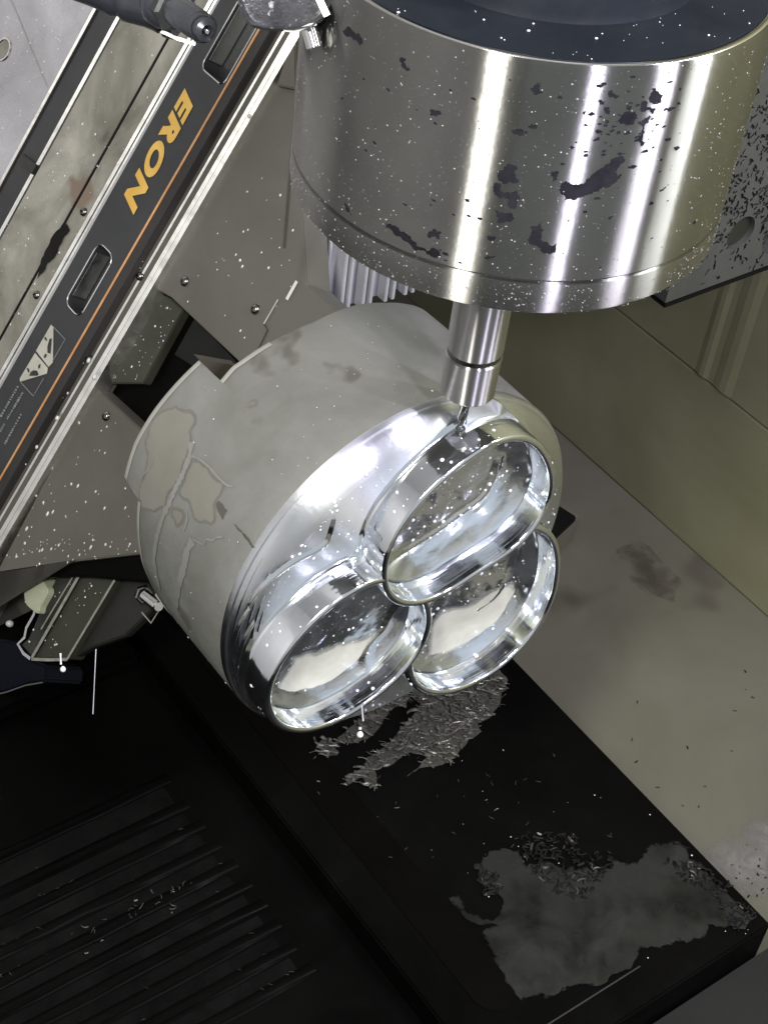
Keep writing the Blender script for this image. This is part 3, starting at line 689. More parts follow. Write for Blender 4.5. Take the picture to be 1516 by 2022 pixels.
V = []; Fc = []; rr = random.Random(90)                # crumbs of dark residue round the big spots
for k in range(130):
    p = (rr.gauss(1230, 60), rr.gauss(240, 55)) if k < 70 else ((rr.uniform(700, 1380), rr.uniform(150, 560)))
    u, z = drum_uv(p)
    if not z_g + .002 < z < z_t - .003: continue
    L = rr.uniform(.0005, .0022) * (1 if k < 70 else .7); n = 5; o = len(V); a0 = rr.uniform(0, 6.3)
    for j in range(n):
        a = a0 + 6.283 * j / n; q = L * rr.uniform(.25, 1); V.append(drum_map(.0001)(u + q * math.cos(a), z + q * .6 * math.sin(a)))
    Fc.append(tuple(range(o, o + n)))
o = link('residue_crumbs', mesh('residue_crumbs', V, Fc), M['drumstain'], sp); o['kind'] = 'stuff'

# ================================================================== MILLING TOOL
tl = empty('milling_tool'); tag(tl, 'slim steel end mill with a grooved shank, reaching from the spindle to the disc', 'milling tool')
def axis_z(p):      # height on the spindle axis seen at pixel row p
    lo, hi = -.1, .3
    for _ in range(50):
        mid = (lo + hi) / 2; P = np.array([SX, SY, mid]) - CAM; c_ = ROT @ P; y = PH / 2 - F * c_[1] / -c_[2]
        if y > p: lo = mid
        else: hi = mid
    return lo
zg = axis_z(694); zs = axis_z(772); zc_ = axis_z(838); rs_ = .01165
lathe_obj('shank', [(rs_, z_b + .004), (rs_, zg + .0028), (rs_ - .0006, zg + .0020)], (SX, SY, 0), (0, 0, 1), M['shank'], tl, 96, 30)
lathe_obj('groove', [(rs_ - .0007, zg + .0022), (rs_ - .0007, zg - .0004)], (SX, SY, 0), (0, 0, 1), M['bolt'], tl, 64)
lathe_obj('collar', [(rs_ - .0006, zg - .0002), (rs_ + .0002, zg - .0008), (rs_ - .0001, zg - .0018), (rs_ - .0003, zs + .001), (rs_ - .0012, zs), (.002, zs)], (SX, SY, 0), (0, 0, 1), M['shank'], tl, 96, 30)
rc_ = .0021
V = []; Fc = []; n = 40; sg = 16
for k in range(n + 1):
    z = zs + .0005 + (zc_ - zs) * k / n
    for j in range(sg):
        a = 2 * math.pi * j / sg; r_ = rc_ * (1 - .28 * max(0, math.sin(3 * a + k * .35)) ** 2)
        V.append((SX + r_ * math.cos(a), SY + r_ * math.sin(a), z))
    if k:
        for j in range(sg): Fc.append(((k - 1) * sg + j, (k - 1) * sg + (j + 1) % sg, k * sg + (j + 1) % sg, k * sg + j))
Fc.append(tuple(n * sg + j for j in range(sg)))
link('cutter', mesh('cutter', V, Fc), M['bolt'], tl, True)

# ================================================================== WORKPIECE
RW = .0944; HS = .0105; HR = .0165       # disc radius, shoulder height, ring height above the face
wp = empty('workpiece'); tag(wp, 'aluminium billet with grey sides and a bright face of three milled rings', 'workpiece')
# billet sides: rear edge follows the traced outline
back_px = [(880, 640), (830, 606), (764, 594), (704, 598), (620, 632), (560, 658), (476, 710), (458, 722), (434, 750), (421, 738), (392, 710), (340, 762), (300, 812), (265, 872), (245, 940), (258, 966), (272, 985), (271, 1060), (280, 1110), (305, 1175), (330, 1215)]
bk = []
for p in back_px:
    P, ok = on_cyl(p, (0, 0, 0), 0, RW); bk.append((math.atan2(P[2], P[1]), P[0]))
th = sorted([(a % (2 * math.pi), x) for a, x in bk])
def back_x(a):
    a %= 2 * math.pi
    lo, hi = th[0][0], th[-1][0]
    if a < lo or a > hi: return -.074
    for (a0, x0), (a1, x1) in zip(th, th[1:]):
        if a0 <= a <= a1: return x0 + (x1 - x0) * (a - a0) / max(a1 - a0, 1e-6)
angs = sorted(set(list(np.linspace(0, 2 * math.pi, 361)[:-1]) + [a for a, x in th]))
XS_ = [0, .018, .2, .4, .6, .8, .97, 1]
V = []; Fc = []; NA = len(angs)
for i, t in enumerate(XS_):
    for a in angs:
        x = back_x(a) * t; r_ = RW - (.0011 if i == len(XS_) - 1 else 0)
        if i == 0: r_ = RW - .0002
        r_ += .00012 * noise.noise(Vector((x * 60, a * 4, 2.0))) * (1 if 0 < i < len(XS_) - 1 else .3)
        V.append((x, r_ * math.cos(a), r_ * math.sin(a)))
    if i:
        for k in range(NA): Fc.append(((i - 1) * NA + k, (i - 1) * NA + (k + 1) % NA, i * NA + (k + 1) % NA, i * NA + k))
cidx = len(V); V.append((-.06, 0, 0))
for k in range(NA): Fc.append(((len(XS_) - 1) * NA + k, (len(XS_) - 1) * NA + (k + 1) % NA, cidx))
bm = bmesh.new(); vv = [bm.verts.new(v) for v in V]
for f in Fc: bm.faces.new([vv[i] for i in f])
me = from_bm('billet', bm); sharp(me, 40); link('billet', me, M['billet'], wp)
# highlight along the rear edge, painted in as a paler band
V = []; Fc = []; sel = [a for a in angs if 1.9 < a < 4.4]
for i, a in enumerate(sel):
    x = back_x(a)
    for dx, dr in ((-.0002, -.0012), (.0006, .0001), (.0030, .00025)):
        V.append((x + dx, (RW + dr) * math.cos(a), (RW + dr) * math.sin(a)))
    if i: 
        b0 = 3 * i
        Fc += [(b0 - 3, b0 - 2, b0 + 1, b0), (b0 - 2, b0 - 1, b0 + 2, b0 + 1)]
link('edge_highlight', mesh('edge_highlight', V, Fc), M['pale'], wp, True)
link('rear_facet', from_bm('rear_facet', prism([at_x(p, -.084) for p in ((392, 709), (466, 722), (440, 760))], np.array([-.004, 0, 0]))), painted('brown_facet', (0.050, 0.045, 0.034), (0.075, 0.068, 0.052), 40, (0.4, 0.6), 0.1, 300, 0.1), wp)
# coolant films and scars on the billet sides
def bil_uv(p):
    P, ok = on_cyl(p, (0, 0, 0), 0, RW); return (math.atan2(P[2], P[1]) % (2 * math.pi)) * RW, P[0]
bil_map = lambda off: (lambda u, x: (x, (RW + off) * math.cos(u / RW), (RW + off) * math.sin(u / RW)))
s5 = lambda a, b_: (230 + a / 4.597, 780 + b_ / 4.597)
for k, (q, mt) in enumerate((
    ([(285, 330), (330, 220), (420, 140), (540, 78), (610, 130), (700, 140), (745, 200), (735, 260), (690, 330), (690, 450), (650, 590), (590, 750), (500, 880), (450, 1045), (300, 1058), (235, 1045), (200, 900), (240, 740), (280, 560), (260, 420)], 'billet_film'),
    ([(685, 560), (760, 580), (830, 640), (900, 740), (1000, 820), (960, 900), (900, 980), (905, 1150), (860, 1190), (700, 1120), (660, 1000), (560, 900), (610, 780), (660, 640)], 'billet_film'),
    ([(490, 1010), (560, 1000), (610, 1030), (640, 1080), (620, 1170), (550, 1215), (510, 1130), (490, 1060)], 'billet_scar'),
    ([(905, 990), (930, 955), (1010, 1050), (970, 1135), (940, 1080)], 'billet_dark'),
    ([(1060, 1165), (1085, 1175), (1150, 1250), (1255, 1385), (1235, 1390), (1180, 1310), (1100, 1220)], 'billet_dark'),
    ([(1190, 60), (1250, 30), (1295, 50), (1290, 120), (1200, 130)], 'billet_film'))):
    if mt == 'billet_scar': mt = 'billet_film'
    film('stain', rough_outline([bil_uv(s5(*p)) for p in q], .10, 3, 40 + k), bil_map(.00025 + k * .00003), M[mt], wp, .0028)
class CylMap:
    def __init__(s): s.nrm = None
def bil_ribbon(pxs, wdt, name, mat, off=.00048):
    P = [bil_uv(s5(*p)) for p in spl(pxs, 5)]; V = []; Fc = []; mp = bil_map(off); rr = random.Random(len(pxs))
    for i, p in enumerate(P):
        a = np.array(P[max(i - 1, 0)]); b_ = np.array(P[min(i + 1, len(P) - 1)]); t = b_ - a; t /= np.linalg.norm(t) + 1e-9; sd = np.array([-t[1], t[0]]) * wdt * rr.uniform(.6, 1.3) / 2
        V += [mp(*(np.array(p) - sd)), mp(*(np.array(p) + sd))]
        if i: Fc.append((2 * i - 2, 2 * i - 1, 2 * i + 1, 2 * i))
    link(name, mesh(name, V, Fc), M[mat], wp)
bil_ribbon([(688, 430), (670, 560), (640, 640), (600, 740), (540, 860), (490, 980), (440, 1080), (400, 1200), (370, 1320), (350, 1480), (365, 1600), (400, 1760)], .0030, 'dried_streak', 'pale2' if 'pale2' in M else (M.setdefault('pale2', painted('dried_streak', (0.180, 0.183, 0.170), (0.205, 0.209, 0.196), 60, (0.4, 0.6), 0.1, 300, 0.1)) and 'pale2'))
bil_ribbon([(700, 1320), (650, 1420), (620, 1560), (580, 1700), (550, 1850), (545, 1920)], .0042, 'dried_streak', 'pale2')
bil_ribbon([(690, 560), (760, 585), (850, 660), (940, 760), (1010, 820), (1060, 830)], .0010, 'dried_streak', 'pale2')
bil_ribbon([(345, 570), (310, 660), (250, 730), (225, 820)], .0007, 'dried_streak', 'pale2')
bil_ribbon([(640, 1060), (650, 1120), (630, 1200), (615, 1240)], .0010, 'dried_streak', 'pale2')
bil_ribbon([(700, 1310), (760, 1340), (800, 1355), (820, 1310), (880, 1320), (910, 1295), (970, 1290)], .0010, 'dried_streak', 'pale2')

# polished front disc: rounded shoulder + face
prof = [(RW, -.0008), (RW + .0002, .0006)]
prof += [(RW - .0003, .0022), (RW - .0012, .0024), (RW - .0014, .0026)]        # a small turned step, then a rounded shoulder
for k in range(1, 15):
    t = (.18 + .82 * k / 14) * math.pi / 2; prof.append((RW - .0004 - .0128 * (1 - math.cos(t)) - .0006, .0006 + (HS - .0006) * math.sin(t)))
prof += [(RW * .75, HS), (RW * .5, HS), (RW * .25, HS), (0, HS)]
lathe_obj('front_disc', prof, (0, 0, 0), (1, 0, 0), M['disc'], wp, 256, 28)

# raised lands left between the tool paths
z5 = lambda a, b_: (800 + a / 4.211, 560 + b_ / 4.211)
def land(inner, hgt, close=None):
    I = [at_x(p, HS + hgt)[1:] for p in spl(inner, 5)]
    if close is None:
        ro = RW - .0122; a0 = math.atan2(I[-1][1], I[-1][0]); a1 = math.atan2(I[0][1], I[0][0])
        if a1 < a0: a1 += 2 * math.pi
        if a1 - a0 > math.pi: a1 -= 2 * math.pi
        I += [np.array([ro * math.cos(a), ro * math.sin(a)]) for a in np.linspace(a0, a1, 40)]
    else: I += [at_x(p, HS + hgt)[1:] for p in spl(close, 5)]
    link('land', from_bm('land', prism([(HS - .001, p[0], p[1]) for p in I], np.array([hgt + .001, 0, 0]), .0003, 1)), M['disc'], wp)
z4 = lambda a, b_: (420 + a / 2.1056, 740 + b_ / 2.1056)
def ridge(pts, r, name='ridge', x=HS):
    P = [at_x(p, x) for p in spl(pts, 6)] if len(pts[0]) == 2 else [np.array(p) for p in pts]; V = []; Fc = []; n = len(P)
    for i, p in enumerate(P):
        t = P[min(i + 1, n - 1)] - P[max(i - 1, 0)]; t /= np.linalg.norm(t); sd = np.cross(t, XV); w_ = r * (.25 + .75 * math.sin(math.pi * min(1, max(0, i / (n - 1)))) ** .4)
        for a, h in ((-2.2, -.1), (-1.1, .35), (-.35, .8), (.35, .8), (.8, .3), (1.2, -.1)): V.append(p + sd * a * w_ + XV * h * w_)
        if i:
            for k in range(5): Fc.append((6 * i - 6 + k, 6 * i - 5 + k, 6 * i + 1 + k, 6 * i + k))
    bm = bmesh.new(); vv = [bm.verts.new(tuple(v)) for v in V]
    for f in Fc: bm.faces.new([vv[q] for q in f])
    me = from_bm(name, bm); sharp(me, 60); link(name, me, M['mirror'], wp)
ridge([z4(*p) for p in [(150, 960), (200, 890), (260, 838), (330, 785), (420, 738), (470, 702), (490, 668), (500, 625), (508, 590)]], .0013)
ridge([z4(*p) for p in [(100, 1260), (110, 1180), (140, 1090), (190, 1010), (250, 950)]], .0008, x=HS - .001)
ridge([z4(*p) for p in [(90, 1180), (95, 1100), (130, 1010), (180, 940)]], .0008, x=HS - .003)
land([z5(*p) for p in [(515, 1180), (515, 965), (690, 948), (800, 1000), (880, 1080), (960, 1170), (1035, 1255)]], .0018, [z5(*p) for p in [(960, 1235), (860, 1190), (760, 1160), (640, 1160)]])

for d_, a0, a1, r_ in ((.0022, 150, 262, .0006), (.0040, 158, 255, .0007), (.0062, 150, 240, .0006), (.0088, 160, 232, .0008), (.0110, 165, 225, .0006)):
    t = math.acos(max(-1, 1 - (d_ - .001) / .0128)); xx = .0006 + (HS - .0006) * math.sin(t)
    ridge([(xx, (RW - d_) * math.cos(math.radians(a)), (RW - d_) * math.sin(math.radians(a))) for a in np.linspace(a0, a1, 60)], r_)

# the three rings; outline radius by angle from measured rim points
TOP = HS + HR
def front_pt(p, x=TOP):
    P = at_x(p, x); return P[1], P[2]
z4 = lambda a, b_: (420 + a / 2.1056, 740 + b_ / 2.1056)
RIM = [[z4(*p) for p in q] for q in (
    [(720, 740), (760, 660), (840, 560), (960, 420), (1100, 320), (1200, 270), (1300, 255), (1380, 300), (1420, 400), (1410, 520), (1340, 650), (1240, 740), (1100, 830), (960, 920), (850, 965), (740, 920), (705, 850)],
    [(225, 1400), (235, 1270), (330, 1130), (480, 965), (600, 890), (720, 850), (900, 1000), (920, 1030), (850, 1180), (700, 1330), (500, 1460), (350, 1495), (250, 1450)],
    [(790, 1270), (850, 1185), (1430, 780), (1410, 950), (1300, 1130), (1150, 1260), (1000, 1320), (900, 1340), (1420, 680), (1390, 630), (1330, 615)])]
RINGS = []
for q in RIM:
    P = np.array([front_pt(p) for p in q])
    A = np.c_[2 * P, np.ones(len(P))]; sol = np.linalg.lstsq(A, (P ** 2).sum(1), rcond=None)[0]
    c = sol[:2]; r = math.sqrt(sol[2] + c @ c); RINGS.append((c, r, P))
print('rings', [(np.round(c / RW, 3), round(r / RW, 3)) for c, r, P in RINGS])
def fourier(c, r, P, K, lam):
    a = np.arctan2(P[:, 1] - c[1], P[:, 0] - c[0]); d = np.hypot(P[:, 0] - c[0], P[:, 1] - c[1]) - r
    B = np.concatenate([[np.cos(k * a), np.sin(k * a)] for k in range(2, K + 1)]).T
    reg = np.diag([lam * k * k for k in range(2, K + 1) for _ in (0, 1)])
    co_ = np.linalg.solve(B.T @ B + reg, B.T @ d)
    def f(t):
        v = r
        for i, k in enumerate(range(2, K + 1)): v += co_[2 * i] * math.cos(k * t) + co_[2 * i + 1] * math.sin(k * t)
        return v
    return f
RAD = [fourier(*RINGS[0], 4, .03), fourier(*RINGS[1], 4, .08), fourier(*RINGS[2], 3, .4)]
TW = .0034                                # wall thickness
def inside(i, y, z, grow):
    c = RINGS[i][0]; dy, dz = y - c[0], z - c[1]
    return math.hypot(dy, dz) < RAD[i](math.atan2(dz, dy)) + grow
# wall profile: (offset outward from rim outer edge, height)
WALL = [(.0030, HS - .0006), (.0016, HS + .0003), (.0007, HS + .0009), (.0003, HS + .0022), (.0001, TOP - .0009), (-.0003, TOP - .0003), (-.0010, TOP + .0001), (-TW / 2, TOP + .0002),
        (-TW + .0010, TOP + .0001), (-TW + .0003, TOP - .0003), (-TW, TOP - .0009), (-TW - .0006, HS + .0030), (-TW - .0010, HS + .0016), (-TW - .0022, HS + .0008), (-TW - .0046, HS + .0005), (-TW - .0050, HS - .0006)]
for i in range(3):
    c = RINGS[i][0]; N_ = 360; V = []; Fc = []; keep = []
    for k in range(N_):
        t = 2 * math.pi * k / N_; ro = RAD[i](t)
        y = c[0] + (ro - TW / 2) * math.cos(t); z = c[1] + (ro - TW / 2) * math.sin(t)
        keep.append(not any(inside(j, y, z, -TW * .6) for j in range(i)))
        for off, h in WALL:
            V.append((h, c[0] + (ro + off) * math.cos(t), c[1] + (ro + off) * math.sin(t)))
    n = len(WALL)
    for k in range(N_):
        k2 = (k + 1) % N_
        if keep[k] and keep[k2]:
            for j in range(n - 1): Fc.append((k * n + j, k2 * n + j, k2 * n + j + 1, k * n + j + 1))
    me = mesh('ring', V, Fc); bm = bmesh.new(); bm.from_mesh(me)
    bmesh.ops.delete(bm, geom=[v for v in bm.verts if not v.link_faces], context='VERTS')
    me = from_bm('ring', bm); sharp(me, 42); link('ring', me, M['mirror'], wp)

# mirror-milled floors inside the rings: shallow bowls, the mirrored rim line shaped in as a ridge
z6 = lambda a, b_: (700 + a / 3.61, 860 + b_ / 3.61)
z7 = lambda a, b_: (420 + a / 3.79, 1040 + b_ / 3.79)
RIDGES = [[z6(*p) for p in [(240, 890), (400, 800), (560, 700), (700, 600), (850, 490), (940, 400), (1000, 280), (1025, 170)]],
          [z7(*p) for p in [(1160, 1160), (1135, 1060), (1130, 970), (1170, 880), (1260, 780), (1310, 690), (1390, 540)]],
          [z6(*p) for p in [(1150, 790), (1135, 910), (1080, 1030), (1000, 1150), (880, 1240)]]]
RIDGES = [np.array([at_x(p, HS + .001)[1:] for p in spl(q, 6)]) for q in RIDGES]
def floor_h(i, y, z):
    c = RINGS[i][0]; dy, dz = y - c[0], z - c[1]; f = math.hypot(dy, dz) / max(RAD[i](math.atan2(dz, dy)) - TW - .0015, 1e-6)
    d = float(np.hypot(*(RIDGES[i] - np.array([y, z])).T).min())
    h = HS + .0007 + .0032 * max(0, (min(f, 1) - .62) / .38) ** 2 + .00045 * noise.noise(Vector((y * 95, z * 95, i * 3.7))) + .00012 * noise.noise(Vector((y * 300, z * 300, i)))
    return h + .0013 * math.exp(-(d / .0019) ** 2)
for i in range(3):
    c = RINGS[i][0]; NA_, NR_ = 120, 34; V = [(floor_h(i, *c), c[0], c[1])]; Fc = []; ok = [True]
    for q in range(1, NR_ + 1):
        for k in range(NA_):
            t = 2 * math.pi * k / NA_; r_ = (RAD[i](t) - TW - .0008) * q / NR_; y, z = c[0] + r_ * math.cos(t), c[1] + r_ * math.sin(t)
            V.append((floor_h(i, y, z), y, z)); ok.append(not any(inside(j, y, z, -TW * .5) for j in range(i)))
    for k in range(NA_): Fc.append((0, 1 + k, 1 + (k + 1) % NA_))
    for q in range(1, NR_):
        for k in range(NA_): Fc.append((1 + (q - 1) * NA_ + k, 1 + q * NA_ + k, 1 + q * NA_ + (k + 1) % NA_, 1 + (q - 1) * NA_ + (k + 1) % NA_))
    Fc = [f for f in Fc if all(ok[v] for v in f)]
    bm = bmesh.new(); vv = [bm.verts.new(v) for v in V]
    for f in Fc: bm.faces.new([vv[q] for q in f])
    bmesh.ops.delete(bm, geom=[v for v in bm.verts if not v.link_faces], context='VERTS')
    link('ring_floor', from_bm('ring_floor', bm), M['ringfloor'], wp, True)
# milky coolant standing in the two lower rings
def pool(pxs, label, x, seed):
    P = [at_x(z4(*p), x) for p in pxs]; q = [(p[1], p[2]) for p in P]
    q = rough_outline(q, .06, 3, seed)
    o = film('coolant_pool', q, lambda y, z: (x, y, z), M['pool'], None, .003)
    me = o.data
    tag(o, label, 'coolant', 'pools of milky coolant in the rings')
pool([(265, 1300), (330, 1180), (450, 1150), (560, 1110), (640, 1090), (690, 1060), (650, 1130), (635, 1200), (590, 1260), (460, 1350), (330, 1370), (250, 1360)], 'milky coolant pool lying in the lower left ring', HS + .0015, 1)
pool([(900, 1060), (950, 985), (1050, 960), (1130, 920), (1230, 860), (1275, 900), (1215, 1020), (1080, 1110), (960, 1165), (890, 1180)], 'milky coolant pool lying in the lower right ring', HS + .0015, 2)
pool([(612, 740), (650, 735), (690, 745), (695, 800), (640, 825), (608, 800)], 'small cream coolant smear on the wall left of the top ring', HS + .0040, 3)

# ================================================================== COOLANT NOZZLES (top left)
nz1 = empty('coolant_nozzle'); tag(nz1, 'black swivel coolant nozzle with hose and hex nut at the top left edge', 'nozzle')
def tube(name, pts, radii, mat, parent, segs=28, cap=True):
    P = [np.array(p) for p in pts]; V = []; Fc = []
    up = np.array([.3, .2, .9])
    for i, p in enumerate(P):
        t = P[min(i + 1, len(P) - 1)] - P[max(i - 1, 0)]; t /= np.linalg.norm(t); u = np.cross(t, up); u /= np.linalg.norm(u); v = np.cross(t, u)
        for k in range(segs):
            a = 2 * math.pi * k / segs; V.append(p + radii[i] * (u * math.cos(a) + v * math.sin(a)))
        if i:
            for k in range(segs): Fc.append(((i - 1) * segs + k, (i - 1) * segs + (k + 1) % segs, i * segs + (k + 1) % segs, i * segs + k))
    if cap: Fc.append(tuple(range(segs))); Fc.append(tuple((len(P) - 1) * segs + k for k in range(segs)))
    me = mesh(name, V, Fc); sharp(me, 40); return link(name, me, mat, parent)
D = .60
hp_ = spl([(120, -72), (190, -40), (260, -12), (330, 14), (362, 30)], 6)
tube('hose', [at_d(p, D + .035) for p in hp_], [.0105 - .0012 * (i % 8 == 3) + .0004 * math.sin(i * .7) for i in range(len(hp_))], M['hose'], nz1, 40)
tube('socket', [at_d(p, D + .022 - .001 * i) for i, p in enumerate([(300, -14), (316, -4), (336, 10), (352, 22)])], [.0070, .0100, .0100, .0078], M['hose'], nz1, 40)
ax0, ax1 = at_d((338, 12), D + .016), at_d((410, 62), D - .012)
dv = ax1 - ax0; Ln = float(np.linalg.norm(dv))
lathe_obj('hex_nut', [(.0070, -.002), (.0086, -.001), (.0086, .005), (.0070, .006), (.0052, .006)], ax0, dv, M['bar'], nz1, 6, 25)
lathe_obj('tip', [(.0058, .004), (.0056, Ln * .72), (.0050, Ln * .76), (.0052, Ln * .80), (.0046, Ln * .84), (.0046, Ln * .90), (.0040, Ln * .97), (.0022, Ln), (.0018, Ln - .002), (0, Ln - .002)], ax0, dv, M['hose'], nz1, 40, 30)
lathe_obj('ball', [(0, .0020), (.0009, .0017), (.0014, .0009), (.0015, 0)], ax1 - dv / Ln * .0015, dv, M['chrome'], nz1, 20)
for k in (.78, .87): lathe_obj('ring', [(.0050, Ln * k), (.0054, Ln * k + .0006), (.0050, Ln * k + .0012)], ax0, dv, M['bar'], nz1, 32)
# hose skirt catching the light under the nozzle
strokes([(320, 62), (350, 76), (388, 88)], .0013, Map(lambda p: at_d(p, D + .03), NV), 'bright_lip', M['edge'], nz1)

nz2 = empty('nozzle_block'); tag(nz2, 'speckled wet nozzle block at the top edge left of the spindle', 'nozzle block')
D2 = .53
ol = [(455, -60), (468, 0), (478, 30), (492, 52), (520, 60), (548, 62), (580, 64), (618, 56), (640, 38), (658, 10), (668, -60)]
V = []; Fc = []; n = len(ol)
for layer, (dd, sc) in enumerate(((0.004, .90), (0.0, .96), (.005, 1.0), (.035, 1.0))):
    for p in ol:
        cxp = (562 + (p[0] - 562) * sc, (p[1] + 60) * sc - 60); V.append(at_d(cxp, D2 + dd))
    if layer:
        for k in range(n - 1): Fc.append(((layer - 1) * n + k, (layer - 1) * n + k + 1, layer * n + k + 1, layer * n + k))
Fc.append(tuple(range(n)))
bm = bmesh.new(); vv = [bm.verts.new(tuple(v)) for v in V]
for f in Fc: bm.faces.new([vv[i] for i in f])
bmesh.ops.triangulate(bm, faces=bm.faces)
me = from_bm('casting', bm); sharp(me, 60); link('casting', me, M['speckle'], nz2)
j0, j1 = at_d((607, 40), D2 + .010), at_d((622, 95), D2 + .012)
Lj = float(np.linalg.norm(j1 - j0))
lathe_obj('jet', [(.0028, 0), (.0028, Lj * .97), (.0024, Lj), (.0012, Lj), (.0012, Lj - .002), (0, Lj - .002)], j0, j1 - j0, M['chrome'], nz2, 32, 30)
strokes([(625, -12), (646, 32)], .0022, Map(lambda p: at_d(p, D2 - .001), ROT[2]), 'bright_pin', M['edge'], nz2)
strokes([(560, 60), (585, 62), (612, 50), (625, 48)], .0010, Map(lambda p: at_d(p, D2 + .0015), ROT[2]), 'seal_line', M['pale'], nz2)

# ================================================================== CHIPS, FILM, DROPS
ICO = bmesh.new(); bmesh.ops.create_icosphere(ICO, subdivisions=1, radius=1); ICOV = np.array([v.co[:] for v in ICO.verts]); ICOF = [tuple(v.index for v in f.verts) for f in ICO.faces]; ICO.free()
def in_poly(p, poly):
    x, y = p; c = False; j = len(poly) - 1
    for i in range(len(poly)):
        xi, yi = poly[i]; xj, yj = poly[j]
        if (yi > y) != (yj > y) and x < (xj - xi) * (y - yi) / (yj - yi + 1e-12) + xi: c = not c
        j = i
    return c
def chip_geo(P, nrm, L, wdt, ang, curl, rr):
    """a curled shaving: bent thin strip with thickness"""
    nrm = np.array(nrm, float); u = np.cross(nrm, [.3, .5, .2]); u /= np.linalg.norm(u); v = np.cross(nrm, u)
    d = u * math.cos(ang) + v * math.sin(ang); e = -u * math.sin(ang) + v * math.cos(ang); V = []; Fc = []; n = 4
    lift = rr.uniform(.0001, .0006); roll = rr.uniform(-.4, .4)
    for k in range(n + 1):
        t = k / n - .5; c_ = P + d * L * t + e * curl * L * (t * t - .08) + nrm * (lift + abs(t) * L * rr.uniform(0, .03))
        s_ = (e * math.cos(roll) + nrm * math.sin(roll)) * wdt / 2; th_ = nrm * .00012
        V += [c_ - s_, c_ + s_ * (1 - .5 * abs(t)), c_ + s_ * .3 + th_ + nrm * wdt * .25]
        if k:
            b0 = 3 * k
            Fc += [(b0 - 3, b0 - 2, b0 + 1, b0), (b0 - 2, b0 - 1, b0 + 2, b0 + 1), (b0 - 1, b0 - 3, b0, b0 + 2)]
    return V, Fc
rr = random.Random(21)
s8 = lambda a, b_: (600 + a / 3.445, 1260 + b_ / 3.445)
PILES = [[s8(*p) for p in q] for q in (
    [(640, 350), (1330, 220), (1385, 290), (1340, 400), (1270, 540), (1180, 590), (1205, 640), (1120, 690), (1050, 780), (980, 850), (880, 880), (780, 890), (690, 950), (850, 800), (720, 780), (640, 830), (560, 885), (540, 850), (480, 900), (500, 1030), (430, 1010), (400, 950), (270, 1010), (290, 950), (400, 890), (420, 820), (520, 760), (620, 670), (700, 570), (790, 450)],
    [(330, 600), (620, 330), (730, 370), (700, 440), (580, 500), (520, 600), (430, 690), (330, 720), (210, 720), (230, 800), (110, 820), (80, 760), (130, 680), (200, 720), (280, 640)])]
def rnd_r(a, b_, k=2.2): return a + (b_ - a) * rr.random() ** k
G = []
for poly, cnt in ((PILES[0], 430), (PILES[1], 110)):
    bx = np.array(poly); n = 0
    while n < cnt:
        p = (rr.uniform(bx[:, 0].min(), bx[:, 0].max()), rr.uniform(bx[:, 1].min(), bx[:, 1].max()))
        if not in_poly(p, poly): continue
        n += 1
        G.append(chip_geo(at_z(p, ZB + .0004) + np.array([0, 0, rr.uniform(0, .0022)]), (0, 0, 1), rnd_r(.0022, .0125, 1.5), rnd_r(.0005, .0024, 2.2), 1.2 + 1.6 * noise.noise(Vector((p[0] * .012, p[1] * .012, 0))) + rr.gauss(0, .45), rr.uniform(-1.5, 1.5), rr))
V, Fc = join_bm(G); o = link('chip_pile', mesh('chip_pile', V, Fc), M['chip']); tag(o, 'pile of thin aluminium shavings on the black block below the rings', 'chips', kind='stuff')
for k, poly in enumerate(PILES):
    film('chip_bed', rough_outline([at_z(p, ZB)[:2] for p in poly], .10, 2, 60 + k), lambda x, y: (x, y, ZB + .0005), M['chipbed'] if 'chipbed' in M else M.setdefault('chipbed', painted('chip_bed', (0.030, 0.029, 0.024), (0.085, 0.082, 0.070), 160, (0.4, 0.6), 0.2, 600, 0.5)), o)
# grey film on the block with crumbs at its rim
s7 = lambda a, b_: (600 + a / 1.655, 1260 + b_ / 1.655)
FILM = [s7(*p) for p in [(555, 745), (600, 700), (650, 680), (705, 690), (725, 745), (790, 735), (850, 760), (905, 755), (960, 760), (1020, 730), (1060, 735), (1110, 700), (1130, 675), (1190, 665), (1260, 690), (1290, 750), (1330, 790), (1400, 850), (1430, 885), (1470, 915), (1440, 955), (1350, 950), (1250, 1005), (1130, 1010), (1065, 1085), (960, 1140), (820, 1180), (705, 1190), (660, 1130), (640, 1085), (590, 1000), (575, 970), (630, 940), (520, 912), (472, 850), (500, 842), (535, 895), (630, 915), (640, 850), (590, 810), (560, 790)]]
FO = rough_outline([at_z(p, ZB)[:2] for p in FILM], .16, 3, 77)
o = film('coolant_film', FO, lambda x, y: (x, y, ZB + .0010), M['puddle'], None, .0035)
tag(o, 'flat grey coolant film drying on the black block at the lower right', 'coolant film')
G = []; G2 = []
band = [s7(*p) for p in [(700, 640), (760, 630), (880, 640), (900, 700), (1000, 700), (1020, 760), (960, 790), (920, 860), (820, 830), (760, 780), (720, 720)]]
band2 = [s7(*p) for p in [(1180, 730), (1290, 730), (1390, 810), (1480, 910), (1400, 960), (1330, 840), (1240, 790)]]
band3 = [s7(*p) for p in [(560, 740), (650, 780), (640, 850), (590, 840)]]
